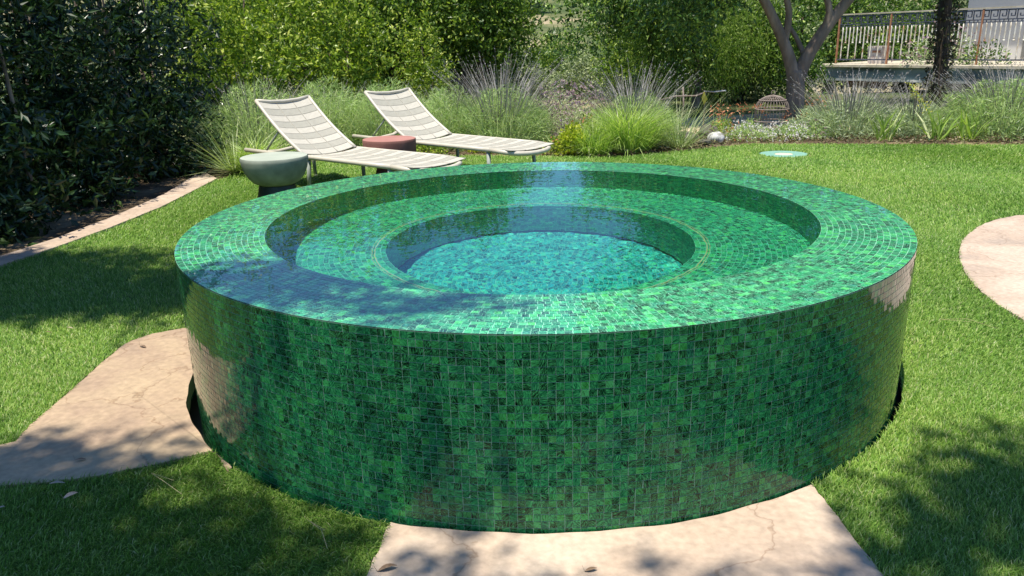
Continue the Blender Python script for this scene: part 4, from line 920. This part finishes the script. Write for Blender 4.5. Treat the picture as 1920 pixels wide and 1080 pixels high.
m = MB(); m.box(dp(LT*.5+.9, 1.6, -.75), (LT-2.5, .25, .72), ax=dv, ay=dn); m.box(dp(1.7, .9, -.75), (.35, .35, .72), ax=dv, ay=dn); m.build('support_wall', M['conc_shade'], ter)
m = MB(); m.box(dp(1.0, .5, -.47), (1.0, .12, .18), ax=dv, ay=dn); m.build('beam', M['rail_r'], ter)
# railing
rl = tag(empty('terrace_railing', tuple(DL)), 'rusty white iron railing with a dark Greek key band on the terrace edge', 'railing')
RH = 1.14; z_b0, z_b1 = .91, 1.10
m = MB(); m.bar(dp(.25, .3, RH), dp(LT, .3, RH), .045, .03); m.build('top_rail', M['slab_edge'], rl)
m = MB(); m.bar(dp(.25, .3, .10), dp(LT, .3, .10), .03, .03); m.build('bottom_rail', M['rail_b'], rl)
m = MB(); m.bar(dp(.25, .3, z_b0), dp(LT, .3, z_b0), .028, .022); m.bar(dp(.25, .3, z_b1), dp(LT, .3, z_b1), .028, .018); m.bar(dp(.25, .3, .86), dp(LT, .3, .86), .024, .016)
kx = .0; cw = .17; s = .30
while s < LT-.2:
    hh = z_b1-z_b0-.02; g = [(0, 0), (0, 1), (.8, 1), (.8, .3), (.35, .3), (.35, .62)]
    P_ = [dp(s+gx*cw*.95, .3, z_b0+.01+gy*hh) for gx, gy in g]
    for a in range(len(P_)-1): m.bar(P_[a], P_[a+1], .018, .020, up=tuple(dn))
    m.bar(dp(s+.02, .3, .865), dp(s+.02, .3, z_b0), .014, .014, up=tuple(dn)); m.bar(dp(s+.1, .3, .865), dp(s+.1, .3, z_b0), .014, .014, up=tuple(dn))
    s += cw
m.build('greek_key_band', M['rail_b'], rl)
for k, s in enumerate([.25, 1.55, 2.75, 3.55, 4.9, 6.3, 7.7]):
    m = MB(); m.bar(dp(s, .3, 0), dp(s, .3, RH-.01), .035, .035, up=tuple(dn)); m.build('post', M['rail_r'], rl)
s = .36; k = 0; random.seed(3)
while s < LT-.15 and k < 88:
    m = MB(); zb = .10 if k % 2 == 0 else .49
    q_ = []
    for a in range(9):
        z = zb+(.86-zb)*a/8; q_.append((dp(s+random.gauss(0, .001), .3, z), .0125+.004*(a % 2)))
    m.tube([p for p, _ in q_], [r_ for _, r_ in q_], 6)
    if k % 2: m.tube([dp(s, .3, .475), dp(s, .3, .51)], [.025, .018], 6)
    m.build('baluster', M['rail_w'], rl, smooth=True); s += .094; k += 1
# weathered white box on the terrace
t = tag(empty('planter_box', tuple(DL+dp(1.15, .62, 0)), math.atan2(dv.y, dv.x)), 'weathered white box with a faded red band behind the railing', 'box')
m = MB(); m.add([(-.17, -.14, 0), (.17, -.14, 0), (.17, .14, 0), (-.17, .14, 0), (-.20, -.16, .40), (.20, -.16, .40), (.20, .16, .40), (-.20, .16, .40)], [(0, 3, 2, 1), (0, 1, 5, 4), (1, 2, 6, 5), (2, 3, 7, 6), (3, 0, 4, 7), (4, 5, 6, 7)]); m.build('body', mat_noise('stained_white_box', [(.35, (.45, .34, .30)), (.5, (.70, .64, .60))], scale=7, rough=.8), t)
m = MB(); m.box((.03, -.158, .28), (.2, .012, .05)); m.build('red_band', M['rail_r'], t)
# vines growing through the railing
leafy(tuple(DL+dp(2.7, .55, 0)), .9, .25, .75, 800, 'tangle of dry vines behind the middle of the railing', 'lav_leaf_g', .08, .03, name='vine', cat='vine', fl='pinkfl', nf=120, fs=.06)
leafy(tuple(DL+dp(3.6, .5, 0)), .6, .25, .5, 500, 'tangle of dry vines beside the palm trunk', 'leaf_dark', .08, .03, name='vine', cat='vine')
# house
hs = tag(empty('house', tuple(DL+dp(1.7, 3.5, 0))), 'white rendered house wall rising behind the terrace at the top right', 'house')
m = MB(); m.box(dp(4.5, 2.2, 1.55), (9.0, 4.4, 5.1), ax=dv, ay=dn); m.build('wall', M['render'], hs)
m = MB(); m.box(dp(4.5, 2.0, 4.25), (10.4, 6.0, .25), ax=dv, ay=dn); m.build('roof', M['conc'], hs)
m = MB(); m.box(dp(2.2, -.0, .5), (1.6, .06, .9), ax=dv, ay=dn); m.build('wall_shade_panel', M['conc'], hs)  # grey panel added to stand for shade on the lower house wall

# trunk with vines in front of the terrace
t = tree((7.25, 11.3, -.1), 'rough dark trunk wrapped with dry vines in front of the terrace railing', [(0, 0, 4.6, 1.3, 1.2, .8), (-.4, -.1, 3.9, .7, .6, .4)],
         [([(-.05, 0, -.1), (.0, 0, .45), (-.02, 0, 1.2), (-.07, 0, 1.9), (-.02, 0, 2.8), (.05, 0, 4.2)], .13, .09)], 900, 9, .11, .045, M['leaf_dark'], M['bark_dark'], 'vine_covered_tree', None, 'tree', shell=.3, spread=.2)
n = 900; a = rng.uniform(0, 2*PI, n); z = rng.uniform(.2, 2.6, n)**1.0; r_ = rng.uniform(.09, .19, n)*(1.2-.16*z)
pp = np.stack([np.cos(a)*r_-.02, np.sin(a)*r_, z], 1); V, F = leafset(pp, unit(np.stack([np.cos(a), np.sin(a), rng.normal(0, .8, n)], 1)+rng.normal(size=(n, 3))*.4), .09, .035)
np_mesh('vine', V, F, mat_leaf('dry_vine', [(0, (.03, .025, .015)), (.5, (.10, .08, .05)), (.8, (.08, .12, .03)), (1, (.32, .27, .18))], rough=.8, transl=.15), t)

# ------------------------------------------------------------------ far things
t = tag(empty('satellite_dish', (.55, 36.0, .28)), 'small white satellite dish among the shrubs in the open view', 'satellite dish')
m = MB(); pr_ = [(.0001, 0), (.08, .004), (.15, .018), (.2, .035), (.2, .045), (.0001, .012)]
m.lathe(pr_, n=24); o = m.build('reflector', mat_noise('white_dish', [(0, (.75, .75, .75)), (1, (.8, .8, .8))]), t, smooth=True); o.rotation_euler = (math.radians(65), 0, math.radians(-25)); o.location = (0, 0, .35)
m = MB(); m.tube([(0, .03, -.6), (0, .03, .33)], .02, 8); m.build('pole', M['conc'], t)
M['rooft'] = mat_noise('pinkish_roof', [(.3, (.38, .28, .25)), (.7, (.5, .4, .36))], scale=2, rough=.9)
for (x, y, sx_, lb) in ((-3.5, 118, 9, 'pale house high on the far hillside, left'), (6.5, 126, 11, 'pale house high on the far hillside, right')):
    z = float(terrain_z(np.array(x), np.array(float(y))))
    t = tag(empty('hillside_house', (x, y, z)), lb, 'house', 'pale houses on the far hillside')
    m = MB(); m.box((0, 0, 1.2), (sx_, 7, 3.6)); m.build('wall', M['render'], t)
    m = MB(); m.add([(-sx_/2-.5, -4, 3), (sx_/2+.5, -4, 3), (sx_/2+.5, 4, 3), (-sx_/2-.5, 4, 3), (-sx_/2+1, 0, 4.6), (sx_/2-1, 0, 4.6)], [(0, 1, 5, 4), (1, 2, 5), (2, 3, 4, 5), (3, 0, 4), (3, 2, 1, 0)]); m.build('roof', M['rooft'], t)
    for wx in (-.3, 0, .3):
        m = MB(); m.box((wx*sx_, -3.52, 1.5), (1.2, .08, 1.1)); m.build('window', M['rail_b'], t)

# ------------------------------------------------------------------ fallen leaves
M['deadleaf'] = mat_noise('fallen_brown_leaf', [(.3, (.16, .10, .06)), (.7, (.34, .24, .16))], scale=40, rough=.7)
M['paleleaf'] = mat_noise('fallen_pale_leaf', [(.3, (.40, .30, .22)), (.7, (.55, .45, .34))], scale=40, rough=.7)
def fallen(x, y, z, L_, az, curl, mat, label):
    L_ *= .8; curl = random.uniform(.02, .09)
    m = MB(); n = 7; V = []; Fq = []
    for k in range(n):
        s = k/(n-1); wv = .19*L_*math.sin(PI*min(1, s*.95+.03))**.8; zc = curl*L_*math.sin(PI*s)
        cx_ = (s-.5)*L_; V += [(cx_, -wv, zc+wv*.5), (cx_, 0, zc), (cx_, wv, zc+wv*.45)]
    for k in range(n-1): Fq += [(k*3, k*3+1, k*3+4, k*3+3), (k*3+1, k*3+2, k*3+5, k*3+4)]
    m.add(V, Fq); m.tube([(-.5*L_, 0, 0), (-.62*L_, .01*L_, .02)], L_*.012, 4)
    o = m.build('fallen_leaf', mat, None, smooth=True); o.modifiers.new('s', 'SOLIDIFY').thickness = .0006
    o.location = (x, y, z); o.rotation_euler = (random.uniform(-.25, .25), random.uniform(-.2, .2), az)
    tag(o, label, 'leaf', 'fallen leaves')
fallen(-1.478, -1.244, 0.034, 0.052, 0.4, .18, M['paleleaf'], 'pale leaf on the shaded turf, upper left of two near the bottom left')
fallen(-1.398, -1.310, 0.034, 0.052, 0.9, .18, M['paleleaf'], 'pale leaf on the shaded turf, lower right of two near the bottom left')
fallen(-2.230, 0.119, 0.034, 0.034, 0.1, .18, M['paleleaf'], 'pale leaf on the turf, right of two above the left flagstone')
fallen(-2.306, 0.067, 0.034, 0.034, 0.2, .18, M['deadleaf'], 'brown leaf on the turf, left of two above the left flagstone')
fallen(-1.801, -0.056, 0.006, 0.057, -0.5, .18, M['deadleaf'], 'curled brown leaf on the far corner of the left flagstone')
fallen(-1.519, -1.055, 0.006, 0.040, 0.3, .18, M['deadleaf'], 'small dark leaf near the front edge of the left flagstone')
fallen(-1.568, -1.368, 0.034, 0.023, 0.3, .18, M['paleleaf'], 'tiny pale leaf on the turf at the left edge')
fallen(-0.538, -1.329, 0.034, 0.025, 1.2, .18, M['paleleaf'], 'tiny pale leaf on the turf touching the foot of the spa')
fallen(-0.405, -1.610, 0.006, 0.063, 0.3, .18, M['deadleaf'], 'curled brown leaf on the corner of the front flagstone')
fallen(0.113, -1.617, 0.006, 0.040, 0.2, .18, M['deadleaf'], 'brown seed pod lying on the front flagstone')
M['straw'] = mat_noise('dry_straw', [(.3, (.34, .27, .14)), (.7, (.5, .42, .24))], scale=30, rough=.8)
for pts, lb in (([(-1.22, -1.18, .03), (-1.14, -1.26, .05), (-1.07, -1.30, .03)], 'thin straw twig on the shaded turf below the left flagstone'),
                ([(-.66, -1.43, .03), (-.60, -1.50, .045), (-.57, -1.56, .03)], 'thin straw twig on the turf near the foot of the spa'),
                ([(1.82, .10, .03), (1.92, .06, .045), (2.0, -.02, .03)], 'thin straw twig on the sunlit turf right of the spa')):
    m = MB(); m.tube([Vector(p)-Vector(pts[0]) for p in pts], .0008, 5); m.tube([(0, 0, 0), Vector(pts[2])*.5-Vector(pts[0])*.5+Vector((.02, .01, .004))], .0006, 4)
    o = m.build('dry_twig', M['straw'], None, smooth=True); o.location = pts[0]; tag(o, lb, 'twig', 'dry twigs')
